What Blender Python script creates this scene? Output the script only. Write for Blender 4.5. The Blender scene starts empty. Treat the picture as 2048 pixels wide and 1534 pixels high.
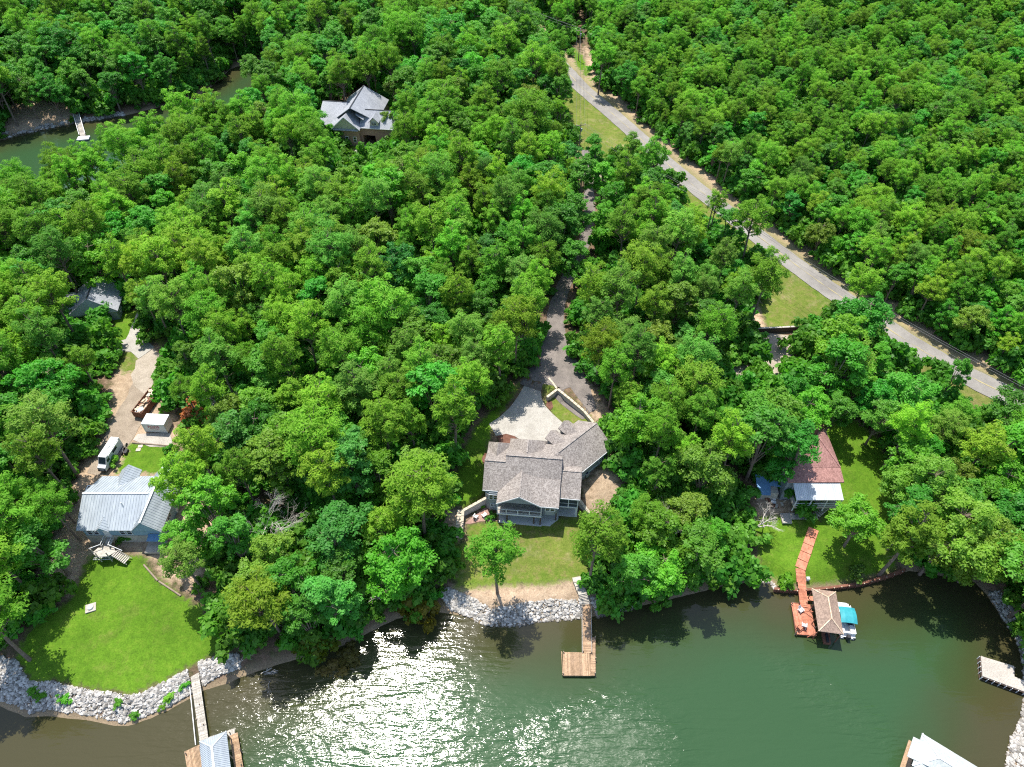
import bpy, bmesh, math, random
import numpy as np
from mathutils import Vector
from mathutils.geometry import delaunay_2d_cdt

SC = bpy.context.scene
COL = SC.collection
R = math.radians

# ------------------------------------------------------------ camera, sky, sun, exposure
CAM_H, PITCH, FOC, IW, IH = 105.0, R(46.6), 1409.0, 2048, 1534
cam_d = bpy.data.cameras.new('camera')
cam = bpy.data.objects.new('camera', cam_d)
COL.objects.link(cam)
cam.location = (0, 0, CAM_H)
cam.rotation_euler = (math.pi / 2 - PITCH, 0, 0)
cam_d.sensor_width = 36.0
cam_d.lens = FOC / IW * 36.0
cam_d.clip_start = 1.0
cam_d.clip_end = 6000.0
SC.camera = cam

SUN_DIR = Vector((-0.166, 0.350, 1.045)).normalized()
world = bpy.data.worlds.new('World')
SC.world = world
world.use_nodes = True
wn = world.node_tree
sky = wn.nodes.new('ShaderNodeTexSky')
sky.sky_type = 'NISHITA'
sky.sun_disc = False
sky.sun_elevation = math.asin(SUN_DIR.z)
sky.sun_rotation = math.atan2(SUN_DIR.x, SUN_DIR.y)
bg = wn.nodes['Background']
bg.inputs['Strength'].default_value = 0.15
wn.links.new(sky.outputs[0], bg.inputs['Color'])
sun_d = bpy.data.lights.new('sun', 'SUN')
sun_d.energy = 4.2
sun_d.angle = R(0.5)
sun_d.color = (1.0, 0.95, 0.87)
sun = bpy.data.objects.new('sun', sun_d)
COL.objects.link(sun)
sun.rotation_euler = (-SUN_DIR).to_track_quat('-Z', 'Y').to_euler()
sun.location = SUN_DIR * 400
SC.view_settings.view_transform = 'Standard'
SC.view_settings.look = 'None'
SC.view_settings.exposure = 0.85
SC.view_settings.gamma = 1.0
SC.view_settings.use_curve_mapping = False
SC.render.engine = 'CYCLES'
SC.cycles.max_bounces = 9
SC.cycles.diffuse_bounces = 5
SC.cycles.glossy_bounces = 3
SC.cycles.transmission_bounces = 6
SC.cycles.sample_clamp_indirect = 4.0
SC.cycles.use_denoising = False
SC.cycles.filter_width = 1.15
SC.cycles.pixel_filter_type = 'BLACKMAN_HARRIS'

# ------------------------------------------------------------ where things stand
CT, ST = math.cos(PITCH), math.sin(PITCH)

def P(px, py, z=0.0):
    """point at height z on the line of sight through a photo pixel"""
    a = (px - IW / 2) / FOC
    b = -(py - IH / 2) / FOC
    d = (a, CT + b * ST, -ST + b * CT)
    t = (z - CAM_H) / d[2]
    return Vector((d[0] * t, d[1] * t, z))

def proj(x, y, z):
    z = z - CAM_H
    f = y * CT - z * ST
    u = y * ST + z * CT
    return IW / 2 + FOC * x / f, IH / 2 - FOC * u / f

def sdf(poly, X, Y):
    """signed distance to a closed polygon, positive inside (numpy)"""
    poly = np.asarray(poly, float)
    a = poly
    b = np.roll(poly, -1, 0)
    best = np.full(X.shape, 1e18)
    ins = np.zeros(X.shape, bool)
    for (ax, ay), (bx, by) in zip(a, b):
        dx, dy = bx - ax, by - ay
        t = np.clip(((X - ax) * dx + (Y - ay) * dy) / (dx * dx + dy * dy + 1e-12), 0, 1)
        best = np.minimum(best, (X - ax - t * dx) ** 2 + (Y - ay - t * dy) ** 2)
        if ay != by:
            ins ^= ((ay > Y) != (by > Y)) & (X < (bx - ax) * (Y - ay) / (by - ay) + ax)
    d = np.sqrt(best)
    return np.where(ins, d, -d)

def sst(a, b, x):
    t = np.clip((x - a) / (b - a), 0, 1)
    return t * t * (3 - 2 * t)

def p2(l, z=0.0):
    return [tuple(P(x, y, z)[:2]) for x, y in l]

LAKE = [(-420, 45), (-220, 41)] + p2([(-160, 1400), (0, 1414), (50, 1435), (100, 1433), (160, 1440), (230, 1452),
    (262, 1452), (300, 1438), (340, 1420), (385, 1395), (410, 1380), (450, 1370), (480, 1356), (520, 1342), (570, 1326),
    (640, 1306), (700, 1288), (745, 1262), (790, 1240), (840, 1226), (880, 1226), (930, 1233), (967, 1252), (1021, 1252),
    (1082, 1244), (1163, 1238), (1195, 1232), (1270, 1214), (1320, 1204), (1390, 1187), (1450, 1172), (1510, 1164),
    (1540, 1166), (1549, 1183), (1600, 1186), (1660, 1181), (1720, 1173), (1780, 1156), (1815, 1142), (1870, 1150),
    (1950, 1165), (1978, 1197), (2005, 1238), (2031, 1276), (2046, 1334), (2047, 1387), (2040, 1440), (2019, 1480),
    (2009, 1534), (1995, 1620)]) + [(66, 5), (60, -90), (-420, -90)]
COVE = [(-420, 250)] + p2([(-300, 300), (-120, 292), (0, 283), (37, 268), (83, 260), (155, 246), (245, 232), (320, 214),
    (395, 192), (432, 168), (455, 142), (485, 126), (515, 122), (540, 132), (542, 158), (530, 195), (505, 232), (450, 268),
    (380, 312), (300, 352), (220, 388), (120, 420), (0, 440), (-180, 462)]) + [(-420, 140)]

PADIN = p2([(1094, 796), (1115, 779), (1140, 799), (1168, 823), (1190, 848), (1240, 905), (1190, 945), (985, 915), (945, 850), (1045, 762), (1083, 776)], 6.0)
UPLAND = p2([(1083, 772), (1115, 775), (1140, 795), (1170, 820), (1200, 850), (1230, 870), (1210, 760), (1150, 700), (1085, 720)], 6.6)
PAD = p2([(1030, 735), (1110, 735), (1200, 800), (1260, 900), (1190, 935), (985, 905), (955, 850), (985, 790)], 5.6)
LOWYARD = p2([(973, 996), (926, 1023), (921, 1085), (1000, 1110), (1170, 1110), (1215, 1075), (1178, 1026), (1153, 992),
              (1100, 960), (1000, 960)], 3.0)
SIDEYARD = p2([(880, 1000), (900, 880), (960, 850), (985, 905), (972, 990), (928, 1018)], 4.8)

def height(X, Y):
    X = np.asarray(X, float)
    Y = np.asarray(Y, float)
    d = np.minimum(-sdf(LAKE, X, Y), -sdf(COVE, X, Y))
    und = 0.5 * np.sin(X * 0.071 + 1.3) * np.cos(Y * 0.063) + 0.35 * np.sin(X * 0.021 + Y * 0.033)
    h = np.where(d < 0, np.maximum(-3.5, 0.42 * d),
                 1.25 * sst(0, 3.6, d) + 6.6 * (1 - np.exp(-np.maximum(d, 0) / 45.0)) + und * sst(6, 35, d))
    k = sst(-9, 0.5, sdf(PAD, X, Y))
    h = h * (1 - k) + 5.6 * k
    k = sst(-10, 0.0, sdf(UPLAND, X, Y)) * (1 - sst(-0.2, 0.2, sdf(PADIN, X, Y)))
    h = h * (1 - k) + 6.75 * k
    k = sst(-7, 0.0, sdf(SIDEYARD, X, Y))
    h = h * (1 - k) + np.clip(4.3 + (Y - 66) * 0.12, 4.0, 5.6) * k
    k = sst(-0.15, 0.15, sdf(LOWYARD, X, Y))
    low = np.minimum(3.0, 1.25 + 6.6 * (1 - np.exp(-np.maximum(d, 0) / 45.0)))
    h = h * (1 - k) + low * k
    return h

def hz(x, y):
    return float(height(np.array([x]), np.array([y]))[0])

def G(px, py, off=0.0):
    """point of the ground seen at a photo pixel"""
    z = 3.0
    for _ in range(9):
        p = P(px, py, z)
        z = 0.5 * z + 0.5 * hz(p.x, p.y)
    p = P(px, py, z)
    return Vector((p.x, p.y, hz(p.x, p.y) + off))

def g2(l):
    return [tuple(G(x, y)[:2]) for x, y in l]

# ------------------------------------------------------------ materials
class NT:
    def __init__(s, name):
        s.m = bpy.data.materials.new(name)
        s.m.use_nodes = True
        s.t = s.m.node_tree
        s.b = s.t.nodes['Principled BSDF']
        s.out = s.t.nodes['Material Output']
    def n(s, typ, **kw):
        nd = s.t.nodes.new('ShaderNode' + typ)
        for k, v in kw.items():
            if k.startswith('i_'):
                key = k[2:]
                key = int(key) if key.isdigit() else key.replace('_', ' ')
                nd.inputs[key].default_value = v
            else:
                setattr(nd, k, v)
        return nd
    def l(s, a, b):
        s.t.links.new(a, b)
    def set(s, **kw):
        for k, v in kw.items():
            s.b.inputs[k.replace('_', ' ')].default_value = v
    def ramp(s, fac, stops):
        r = s.n('ValToRGB')
        e = r.color_ramp.elements
        while len(e) < len(stops):
            e.new(0.5)
        for el, (p, c) in zip(e, stops):
            el.position = p
            el.color = (*c, 1)
        s.l(fac, r.inputs[0])
        return r.outputs[0]
    def noise(s, scale, detail=4, rough=0.55, co=None):
        nd = s.n('TexNoise', i_Scale=scale, i_Detail=detail, i_Roughness=rough)
        if co is not None:
            s.l(co, nd.inputs['Vector'])
        return nd.outputs['Fac']
    def mix(s, fac, a, b, typ='MIX'):
        nd = s.n('MixRGB', blend_type=typ)
        for i, v in ((0, fac), (1, a), (2, b)):
            if hasattr(v, 'node'):
                s.l(v, nd.inputs[i])
            else:
                nd.inputs[i].default_value = v if i == 0 else (*v, 1)
        return nd.outputs[0]
    def math(s, op, a, b=0.0, clamp=False):
        nd = s.n('Math', operation=op, use_clamp=clamp)
        for i, v in ((0, a), (1, b)):
            if hasattr(v, 'node'):
                s.l(v, nd.inputs[i])
            else:
                nd.inputs[i].default_value = v
        return nd.outputs[0]
    def bump(s, fac, strength, dist):
        b = s.n('Bump', i_Strength=strength, i_Distance=dist)
        s.l(fac, b.inputs['Height'])
        s.l(b.outputs[0], s.b.inputs['Normal'])

def gco(t):
    return t.n('NewGeometry').outputs['Position']

def oco(t):
    return t.n('TexCoord').outputs['Object']

def surf(name, c1, c2, scale=3.0, rough=0.8, bump=0.3, dist=0.05, spec=0.3, metal=0.0, fine=None, world=False, island=0.0):
    """mottled weathered surface between two real-world colours"""
    t = NT(name)
    co = gco(t) if world else oco(t)
    f = t.noise(scale, 5, 0.6, co)
    col = t.ramp(f, [(0.3, c1), (0.7, c2)])
    if fine:
        f2 = t.noise(fine, 3, 0.6, co)
        g = t.ramp(f2, [(0.3, (0.62, 0.62, 0.62)), (0.7, (1.25, 1.25, 1.25))])
        col = t.mix(0.8, col, g, 'MULTIPLY')
    if island:
        ri = t.n('NewGeometry').outputs['Random Per Island']
        col = t.mix(1.0, col, t.ramp(ri, [(0.0, (1 - island,) * 3), (1.0, (1 + island * 0.6,) * 3)]), 'MULTIPLY')
    t.l(col, t.b.inputs['Base Color'])
    t.set(Roughness=rough, Metallic=metal)
    t.b.inputs['Specular IOR Level'].default_value = spec
    if bump:
        t.bump(t.noise(fine or scale * 6, 4, 0.6, co), bump, dist)
    return t.m

M = {}
M['asphalt'] = surf('asphalt', (0.19, 0.177, 0.163), (0.29, 0.272, 0.246), 0.22, 0.9, 0.3, 0.01, fine=9, world=True)
M['paint_yellow'] = surf('paint_yellow', (0.30, 0.26, 0.14), (0.38, 0.32, 0.16), 1.5, 0.8, 0)
M['gravel'] = surf('gravel', (0.13, 0.115, 0.105), (0.225, 0.195, 0.175), 0.5, 0.95, 0.6, 0.05, fine=7, world=True)
M['palegravel'] = surf('palegravel', (0.29, 0.245, 0.19), (0.40, 0.345, 0.28), 0.45, 0.95, 0.6, 0.05, fine=6, world=True)
M['concrete'] = surf('concrete', (0.31, 0.29, 0.255), (0.40, 0.38, 0.34), 0.6, 0.85, 0.15, 0.01, fine=8, world=True)
M['oldconcrete'] = surf('oldconcrete', (0.34, 0.31, 0.27), (0.45, 0.41, 0.36), 0.6, 0.9, 0.2, 0.01, fine=6)
M['mulch'] = surf('mulch', (0.10, 0.045, 0.03), (0.20, 0.10, 0.07), 1.2, 0.95, 0.7, 0.06, fine=9, world=True)
M['redgravel'] = surf('redgravel', (0.26, 0.15, 0.12), (0.38, 0.25, 0.21), 1.2, 0.95, 0.6, 0.05, fine=9, world=True)
M['patio'] = surf('patio', (0.42, 0.42, 0.42), (0.52, 0.52, 0.51), 0.6, 0.85, 0.1, 0.01)
M['block'] = surf('block', (0.40, 0.37, 0.34), (0.55, 0.51, 0.46), 2.5, 0.9, 0.5, 0.03, fine=8)
M['cap'] = surf('cap', (0.45, 0.385, 0.29), (0.55, 0.48, 0.38), 2.0, 0.9, 0.3, 0.02)
M['white'] = surf('white', (0.62, 0.62, 0.61), (0.70, 0.70, 0.68), 2.0, 0.5, 0)
M['trim'] = surf('trim', (0.54, 0.56, 0.57), (0.62, 0.63, 0.64), 2.0, 0.6, 0)
M['siding'] = surf('siding', (0.22, 0.25, 0.27), (0.28, 0.31, 0.33), 1.0, 0.7, 0.1, 0.01)
M['bluesiding'] = surf('bluesiding', (0.20, 0.31, 0.40), (0.25, 0.37, 0.46), 1.0, 0.7, 0)
M['cream'] = surf('cream', (0.55, 0.50, 0.38), (0.63, 0.58, 0.45), 1.0, 0.8, 0.1, 0.01)
M['redbrick'] = surf('redbrick', (0.28, 0.19, 0.14), (0.38, 0.28, 0.21), 3.0, 0.9, 0.3, 0.02, fine=10)
M['darkwood'] = surf('darkwood', (0.06, 0.04, 0.03), (0.11, 0.075, 0.055), 3.0, 0.8, 0.2, 0.01)
M['deckwood'] = surf('deckwood', (0.33, 0.215, 0.125), (0.43, 0.29, 0.185), 1.4, 0.85, 0.2, 0.01, fine=6, island=0.3)
M['greywood'] = surf('greywood', (0.36, 0.33, 0.28), (0.50, 0.46, 0.40), 1.4, 0.85, 0.2, 0.01, fine=6, island=0.3)
M['redwood'] = surf('redwood', (0.42, 0.15, 0.085), (0.58, 0.24, 0.15), 0.8, 0.8, 0.2, 0.01, fine=4, island=0.28)
M['seawall'] = surf('seawall', (0.13, 0.055, 0.035), (0.22, 0.10, 0.065), 2.0, 0.85, 0.3, 0.02)
M['rust'] = surf('rust', (0.12, 0.05, 0.03), (0.22, 0.10, 0.06), 1.5, 0.85, 0.2, 0.02)
M['debris'] = surf('debris', (0.30, 0.20, 0.12), (0.62, 0.52, 0.40), 2.2, 0.9, 0.3, 0.03)
M['tarp'] = surf('tarp', (0.10, 0.22, 0.38), (0.16, 0.30, 0.48), 1.2, 0.5, 0.4, 0.05)
M['teal'] = surf('teal', (0.02, 0.22, 0.26), (0.04, 0.32, 0.36), 1.2, 0.6, 0.3, 0.03)
M['dark'] = surf('dark', (0.02, 0.02, 0.022), (0.035, 0.035, 0.04), 2.0, 0.6, 0)
M['navy'] = surf('navy', (0.02, 0.035, 0.06), (0.03, 0.05, 0.08), 2.0, 0.5, 0)
M['steel'] = surf('steel', (0.35, 0.36, 0.37), (0.45, 0.46, 0.47), 2.0, 0.45, 0, metal=0.4)
M['polewood'] = surf('polewood', (0.20, 0.15, 0.11), (0.30, 0.24, 0.18), 1.5, 0.9, 0.2, 0.02)
M['rock'] = surf('rock', (0.40, 0.37, 0.33), (0.66, 0.63, 0.59), 0.9, 0.9, 0.5, 0.05, fine=5, world=True)
def rock_mat():
    t = NT('riprap_rock')
    r = t.n('NewGeometry').outputs['Random Per Island']
    c = t.ramp(r, [(0.0, (0.14, 0.13, 0.115)), (0.25, (0.31, 0.29, 0.26)), (0.7, (0.45, 0.425, 0.385)), (1.0, (0.57, 0.54, 0.50))])
    c = t.mix(0.7, c, t.ramp(t.noise(6, 4, 0.6, gco(t)), [(0.3, (0.6, 0.6, 0.6)), (0.7, (1.2, 1.2, 1.2))]), 'MULTIPLY')
    sx = t.n('SeparateXYZ')
    t.l(gco(t), sx.inputs[0])
    wet = t.n('MapRange')
    t.l(t.math('ADD', sx.outputs[2], t.math('MULTIPLY', t.noise(0.8, 3, 0.6, gco(t)), 0.3)), wet.inputs[0])
    wet.inputs[1].default_value = 0.42
    wet.inputs[2].default_value = 0.25
    c = t.mix(wet.outputs[0], c, t.mix(1.0, c, (0.42, 0.38, 0.32), 'MULTIPLY'))
    t.l(c, t.b.inputs['Base Color'])
    t.set(Roughness=0.9)
    return t.m
M['rock'] = rock_mat()
M['bark'] = surf('bark', (0.14, 0.10, 0.075), (0.26, 0.20, 0.16), 1.6, 0.95, 0.6, 0.05)
M['deadwood'] = surf('deadwood', (0.38, 0.34, 0.30), (0.56, 0.52, 0.47), 2.0, 0.9, 0.3, 0.02)
M['wire'] = surf('wire', (0.10, 0.10, 0.105), (0.15, 0.15, 0.155), 2.0, 0.6, 0)
M['browngravel'] = surf('browngravel', (0.22, 0.175, 0.13), (0.33, 0.27, 0.205), 0.5, 0.95, 0.6, 0.05, fine=6, world=True)
M['text_red'] = surf('text_red', (0.45, 0.03, 0.03), (0.5, 0.04, 0.04), 2.0, 0.6, 0)

def glass_mat():
    t = NT('window_glass')
    t.set(Base_Color=(0.015, 0.025, 0.035, 1), Roughness=0.06)
    t.b.inputs['Specular IOR Level'].default_value = 0.7
    return t.m
M['glass'] = glass_mat()

def shingle_mat(name, c1, c2, c3):
    t = NT(name)
    co = oco(t)
    br = t.n('TexVoronoi', feature='F1', i_Scale=6.0)
    t.l(co, br.inputs['Vector'])
    col = t.ramp(br.outputs['Color'], [(0.2, c1), (0.5, c2), (0.85, c3)])
    big = t.ramp(t.noise(0.35, 4, 0.6, co), [(0.3, (0.86, 0.86, 0.86)), (0.7, (1.12, 1.11, 1.1))])
    col = t.mix(1.0, col, big, 'MULTIPLY')
    t.l(col, t.b.inputs['Base Color'])
    t.set(Roughness=0.92)
    t.b.inputs['Specular IOR Level'].default_value = 0.2
    t.bump(br.outputs['Distance'], 0.35, 0.03)
    return t.m
M['sh_taupe'] = shingle_mat('shingle_taupe', (0.18, 0.158, 0.142), (0.255, 0.226, 0.206), (0.34, 0.308, 0.28))
M['sh_slate'] = shingle_mat('shingle_slate', (0.25, 0.265, 0.29), (0.30, 0.315, 0.345), (0.36, 0.375, 0.40))
M['sh_red'] = shingle_mat('shingle_red', (0.22, 0.115, 0.10), (0.29, 0.155, 0.135), (0.36, 0.20, 0.175))
M['sh_brown'] = shingle_mat('shingle_brown', (0.23, 0.165, 0.13), (0.29, 0.21, 0.165), (0.35, 0.255, 0.20))
M['sh_pale'] = shingle_mat('shingle_pale', (0.34, 0.37, 0.36), (0.39, 0.42, 0.41), (0.44, 0.47, 0.46))

def metal_roof(name, c1, c2):
    t = NT(name)
    mp = t.n('Mapping')
    mp.inputs['Scale'].default_value = (1.6, 0.25, 1.0)
    t.l(oco(t), mp.inputs[0])
    f = t.noise(0.9, 5, 0.65, mp.outputs[0])
    t.l(t.ramp(f, [(0.28, tuple(c * 0.8 for c in c1)), (0.5, c1), (0.7, c2)]), t.b.inputs['Base Color'])
    t.set(Roughness=0.42, Metallic=0.15)
    return t.m
M['metalroof'] = metal_roof('metal_roof', (0.37, 0.41, 0.44), (0.44, 0.48, 0.51))
M['whitemetal'] = metal_roof('white_metal_roof', (0.48, 0.51, 0.52), (0.56, 0.58, 0.59))

def leaf_mat(name, tmix=0.28, hue=0.035, rough=0.55, spec=0.25, brown=0.0):
    """leaf colour comes from the tree's own object colour, varied tree by tree and clump by clump"""
    t = NT(name)
    oi = t.n('ObjectInfo')
    n1 = t.noise(0.55, 3, 0.6, gco(t))
    h = t.n('HueSaturation')
    t.l(oi.outputs['Color'], h.inputs['Color'])
    hv = t.math('MULTIPLY_ADD', oi.outputs['Random'], hue)
    t.t.nodes[-1].inputs[2].default_value = 0.5 - hue * 0.5
    t.l(hv, h.inputs['Hue'])
    vv = t.math('MULTIPLY_ADD', n1, 0.9)
    t.t.nodes[-1].inputs[2].default_value = 0.55
    t.l(vv, h.inputs['Value'])
    rr = t.math('FRACT', t.math('MULTIPLY', oi.outputs['Random'], 7.31))
    val = t.math('MULTIPLY_ADD', rr, 0.5)
    t.t.nodes[-1].inputs[2].default_value = 0.75
    g = t.n('CombineXYZ')
    for i in range(3):
        t.l(val, g.inputs[i])
    col = t.mix(1.0, h.outputs[0], g.outputs[0], 'MULTIPLY')
    if brown:
        bn = t.ramp(t.noise(0.9, 4, 0.7, gco(t)), [(0.56, (0, 0, 0)), (0.74, (brown, brown, brown))])
        col = t.mix(bn, col, (0.27, 0.21, 0.085))
    t.l(col, t.b.inputs['Base Color'])
    t.set(Roughness=rough)
    t.b.inputs['Specular IOR Level'].default_value = spec
    tr = t.n('BsdfTranslucent')
    t.l(t.mix(1.0, col, (1.15, 1.35, 0.55), 'MULTIPLY'), tr.inputs[0])
    mx = t.n('MixShader', i_0=tmix)
    t.l(t.b.outputs[0], mx.inputs[1])
    t.l(tr.outputs[0], mx.inputs[2])
    t.l(mx.outputs[0], t.out.inputs[0])
    return t.m
M['needles'] = leaf_mat('pine_needles', 0.48, 0.03, 0.6, 0.12, 0.6)
M['leaves'] = leaf_mat('broad_leaves', 0.48, 0.035, 0.5, 0.26, 0.25)

# ------------------------------------------------------------ building helpers
BZ = {}

def tag(o, label=None, cat=None, group=None, kind=None):
    if label: o['label'] = label
    if cat: o['category'] = cat
    if group: o['group'] = group
    if kind: o['kind'] = kind
    return o

def thing(name, label, cat, loc, rz=0.0, group=None):
    o = bpy.data.objects.new(name, None)
    o.empty_display_size = 0.3
    COL.objects.link(o)
    o.location = loc
    o.rotation_euler = (0, 0, rz)
    BZ[o.name] = loc[2]
    return tag(o, label, cat, group)

class MB:
    """collects boxes, slabs and tubes, then links them as one mesh object"""
    def __init__(s):
        s.v = []
        s.f = []
    def add(s, vs, fs):
        k = len(s.v)
        s.v += [tuple(p) for p in vs]
        s.f += [tuple(i + k for i in f) for f in fs]
    def box(s, c, size, rz=0.0):
        sx, sy, sz = (a / 2 for a in size)
        cs, sn = math.cos(rz), math.sin(rz)
        vs = []
        for z in (-sz, sz):
            for x, y in ((-sx, -sy), (sx, -sy), (sx, sy), (-sx, sy)):
                vs.append((c[0] + x * cs - y * sn, c[1] + x * sn + y * cs, c[2] + z))
        s.add(vs, [(3, 2, 1, 0), (4, 5, 6, 7), (0, 1, 5, 4), (1, 2, 6, 5), (2, 3, 7, 6), (3, 0, 4, 7)])
        return s
    def b2(s, x0, x1, y0, y1, z0, z1):
        return s.box(((x0 + x1) / 2, (y0 + y1) / 2, (z0 + z1) / 2), (x1 - x0, y1 - y0, z1 - z0))
    def slab(s, pts, th=0.2):
        """flat polygon given by its top corners, thickened downwards"""
        n = len(pts)
        pts = [Vector(p) for p in pts]
        nz = sum((pts[i].x * pts[(i + 1) % n].y - pts[(i + 1) % n].x * pts[i].y) for i in range(n))
        if nz < 0:
            pts.reverse()
        vs = pts + [p - Vector((0, 0, th)) for p in pts]
        fs = [tuple(range(n)), tuple(range(2 * n - 1, n - 1, -1))]
        fs += [(i, i + n, (i + 1) % n + n, (i + 1) % n) for i in range(n)]
        s.add(vs, fs)
        return s
    def poly(s, pts):
        s.add(pts, [tuple(range(len(pts)))])
        return s
    def tube(s, path, rad, n=6, cap=True):
        path = [Vector(p) for p in path]
        m = len(path)
        rad = rad if hasattr(rad, '__len__') else [rad] * m
        vs = []
        for i, p in enumerate(path):
            d = (path[min(i + 1, m - 1)] - path[max(i - 1, 0)]).normalized()
            a = d.cross(Vector((0.3, 0.2, 1)) if abs(d.z) < 0.9 else Vector((1, 0.2, 0))).normalized()
            b = d.cross(a)
            for k in range(n):
                w = 2 * math.pi * k / n
                vs.append(p + (a * math.cos(w) + b * math.sin(w)) * rad[i])
        fs = [(i * n + k, i * n + (k + 1) % n, (i + 1) * n + (k + 1) % n, (i + 1) * n + k) for i in range(m - 1) for k in range(n)]
        if cap:
            fs += [tuple(range(n - 1, -1, -1)), tuple(range((m - 1) * n, m * n))]
        s.add(vs, fs)
        return s
    def beam(s, a, b, w, h):
        """rectangular bar from a to b (centre line)"""
        a, b = Vector(a), Vector(b)
        d = (b - a).normalized()
        x = d.cross(Vector((0, 0, 1)))
        x = (x.normalized() if x.length > 1e-4 else Vector((1, 0, 0))) * (w / 2)
        y = x.cross(d).normalized() * (h / 2)
        vs = [q + i * x + j * y for q in (a, b) for i, j in ((-1, -1), (1, -1), (1, 1), (-1, 1))]
        s.add(vs, [(3, 2, 1, 0), (4, 5, 6, 7), (0, 1, 5, 4), (1, 2, 6, 5), (2, 3, 7, 6), (3, 0, 4, 7)])
        return s
    def mesh(s, name, mat, dz=0.0, smooth=False):
        me = bpy.data.meshes.new(name)
        me.from_pydata([(x, y, z - dz) for x, y, z in s.v], [], s.f)
        me.update()
        bm = bmesh.new()
        bm.from_mesh(me)
        bmesh.ops.recalc_face_normals(bm, faces=bm.faces)
        bm.to_mesh(me)
        bm.free()
        if smooth:
            for p in me.polygons:
                p.use_smooth = True
        me.materials.append(mat)
        return me
    def build(s, name, mat, parent=None, kind=None, smooth=False):
        dz = 0.0
        root = parent
        while root is not None and root.parent is not None:
            root = root.parent
        if root is not None:
            dz = BZ.get(root.name, 0.0)
        o = bpy.data.objects.new(name, s.mesh(name, M[mat] if isinstance(mat, str) else mat, dz, smooth))
        COL.objects.link(o)
        o.parent = parent
        if kind:
            o['kind'] = kind
        return o

def share(src, name, parent, loc, rz=0.0, sc=None):
    """another piece like src (shared mesh) at loc in the parent's frame (world height)"""
    o = bpy.data.objects.new(name, src.data)
    COL.objects.link(o)
    o.parent = parent
    root = parent
    while root.parent is not None:
        root = root.parent
    o.location = (loc[0], loc[1], loc[2] - BZ.get(root.name, 0.0))
    o.rotation_euler = (0, 0, rz)
    if sc: o.scale = sc
    return o

def drape(name, pts, mat, off=0.03, step=1.2, kind='structure', parent=None):
    """flat sheet laid over the ground inside a world polygon"""
    pts = [Vector(p[:2]) for p in pts]
    edge = []
    n = len(pts)
    for i in range(n):
        a, b = pts[i], pts[(i + 1) % n]
        k = max(1, int((b - a).length / step))
        edge += [a.lerp(b, j / k) for j in range(k)]
    xs = [p.x for p in edge]
    ys = [p.y for p in edge]
    gx, gy = np.meshgrid(np.arange(min(xs), max(xs), step), np.arange(min(ys), max(ys), step))
    ins = sdf([tuple(p) for p in edge], gx, gy) > step * 0.45
    vs = edge + [Vector((a, b)) for a, b in zip(gx[ins], gy[ins])]
    m = len(edge)
    ov, oe, of, *_ = delaunay_2d_cdt(vs, [(i, (i + 1) % m) for i in range(m)], [], 1, 1e-5)
    X = np.array([v.x for v in ov])
    Y = np.array([v.y for v in ov])
    H = height(X, Y) + off
    me = bpy.data.meshes.new(name)
    me.from_pydata([(a, b, c) for a, b, c in zip(X, Y, H)], [], [tuple(f) for f in of])
    me.materials.append(M[mat])
    o = bpy.data.objects.new(name, me)
    COL.objects.link(o)
    o.parent = parent
    if kind: o['kind'] = kind
    return o

# ------------------------------------------------------------ the ground
LAWNS = [
    [(32, 1315), (55, 1262), (110, 1222), (150, 1190), (170, 1118), (215, 1108), (290, 1112), (310, 1150), (350, 1182), (400, 1215), (437, 1262),
     (447, 1307), (398, 1322), (375, 1336), (325, 1364), (265, 1388), (195, 1378), (140, 1369), (105, 1359), (62, 1363)],
    [(232, 948), (258, 888), (300, 884), (335, 892), (352, 915), (325, 948)],
    [(226, 702), (272, 704), (280, 738), (250, 748), (232, 735)], [(296, 650), (325, 660), (345, 700), (305, 680)],
    [(228, 620), (290, 620), (262, 690), (226, 690)],
    [(910, 1178), (904, 1085), (935, 1082), (935, 1050), (1000, 1040), (1178, 1034), (1182, 1150), (1100, 1168), (1000, 1172)],
    [(893, 1008), (925, 900), (955, 850), (1000, 800), (1042, 770), (985, 850), (972, 905), (975, 990), (930, 1018)],
    [(1512, 1152), (1518, 1085), (1500, 1040), (1560, 1030), (1640, 1040), (1660, 960), (1640, 860), (1690, 830), (1760, 880), (1800, 1000),
     (1790, 1148), (1700, 1168), (1600, 1180), (1552, 1178)],
    [(1548, 515), (1665, 602), (1620, 657), (1535, 655), (1515, 600)],
    [(1138, 172), (1180, 200), (1290, 292), (1300, 330), (1180, 330), (1110, 250)],
    [(1332, 358), (1375, 372), (1440, 412), (1500, 470), (1510, 530), (1370, 430)],
    [(1140, 85), (1165, 110), (1190, 170), (1150, 130)],
    [(1880, 762), (1930, 790), (1900, 830)],
    [(1087, 788), (1096, 798), (1116, 782), (1140, 802), (1168, 828), (1190, 852), (1150, 866), (1105, 828), (1092, 812)],
    [(1084, 778), (1098, 758), (1112, 777), (1096, 793)],
    [(685, 290), (712, 290), (705, 320), (680, 320)], [(780, 230), (810, 240), (800, 270)]]
DRY = [LAWNS[5], LAWNS[8], LAWNS[9], LAWNS[10], LAWNS[2], LAWNS[3],
       [(1080, 770), (1105, 750), (1200, 845), (1150, 870), (1085, 810)], [(1165, 985), (1215, 950), (1235, 1000), (1190, 1030)]]
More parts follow.
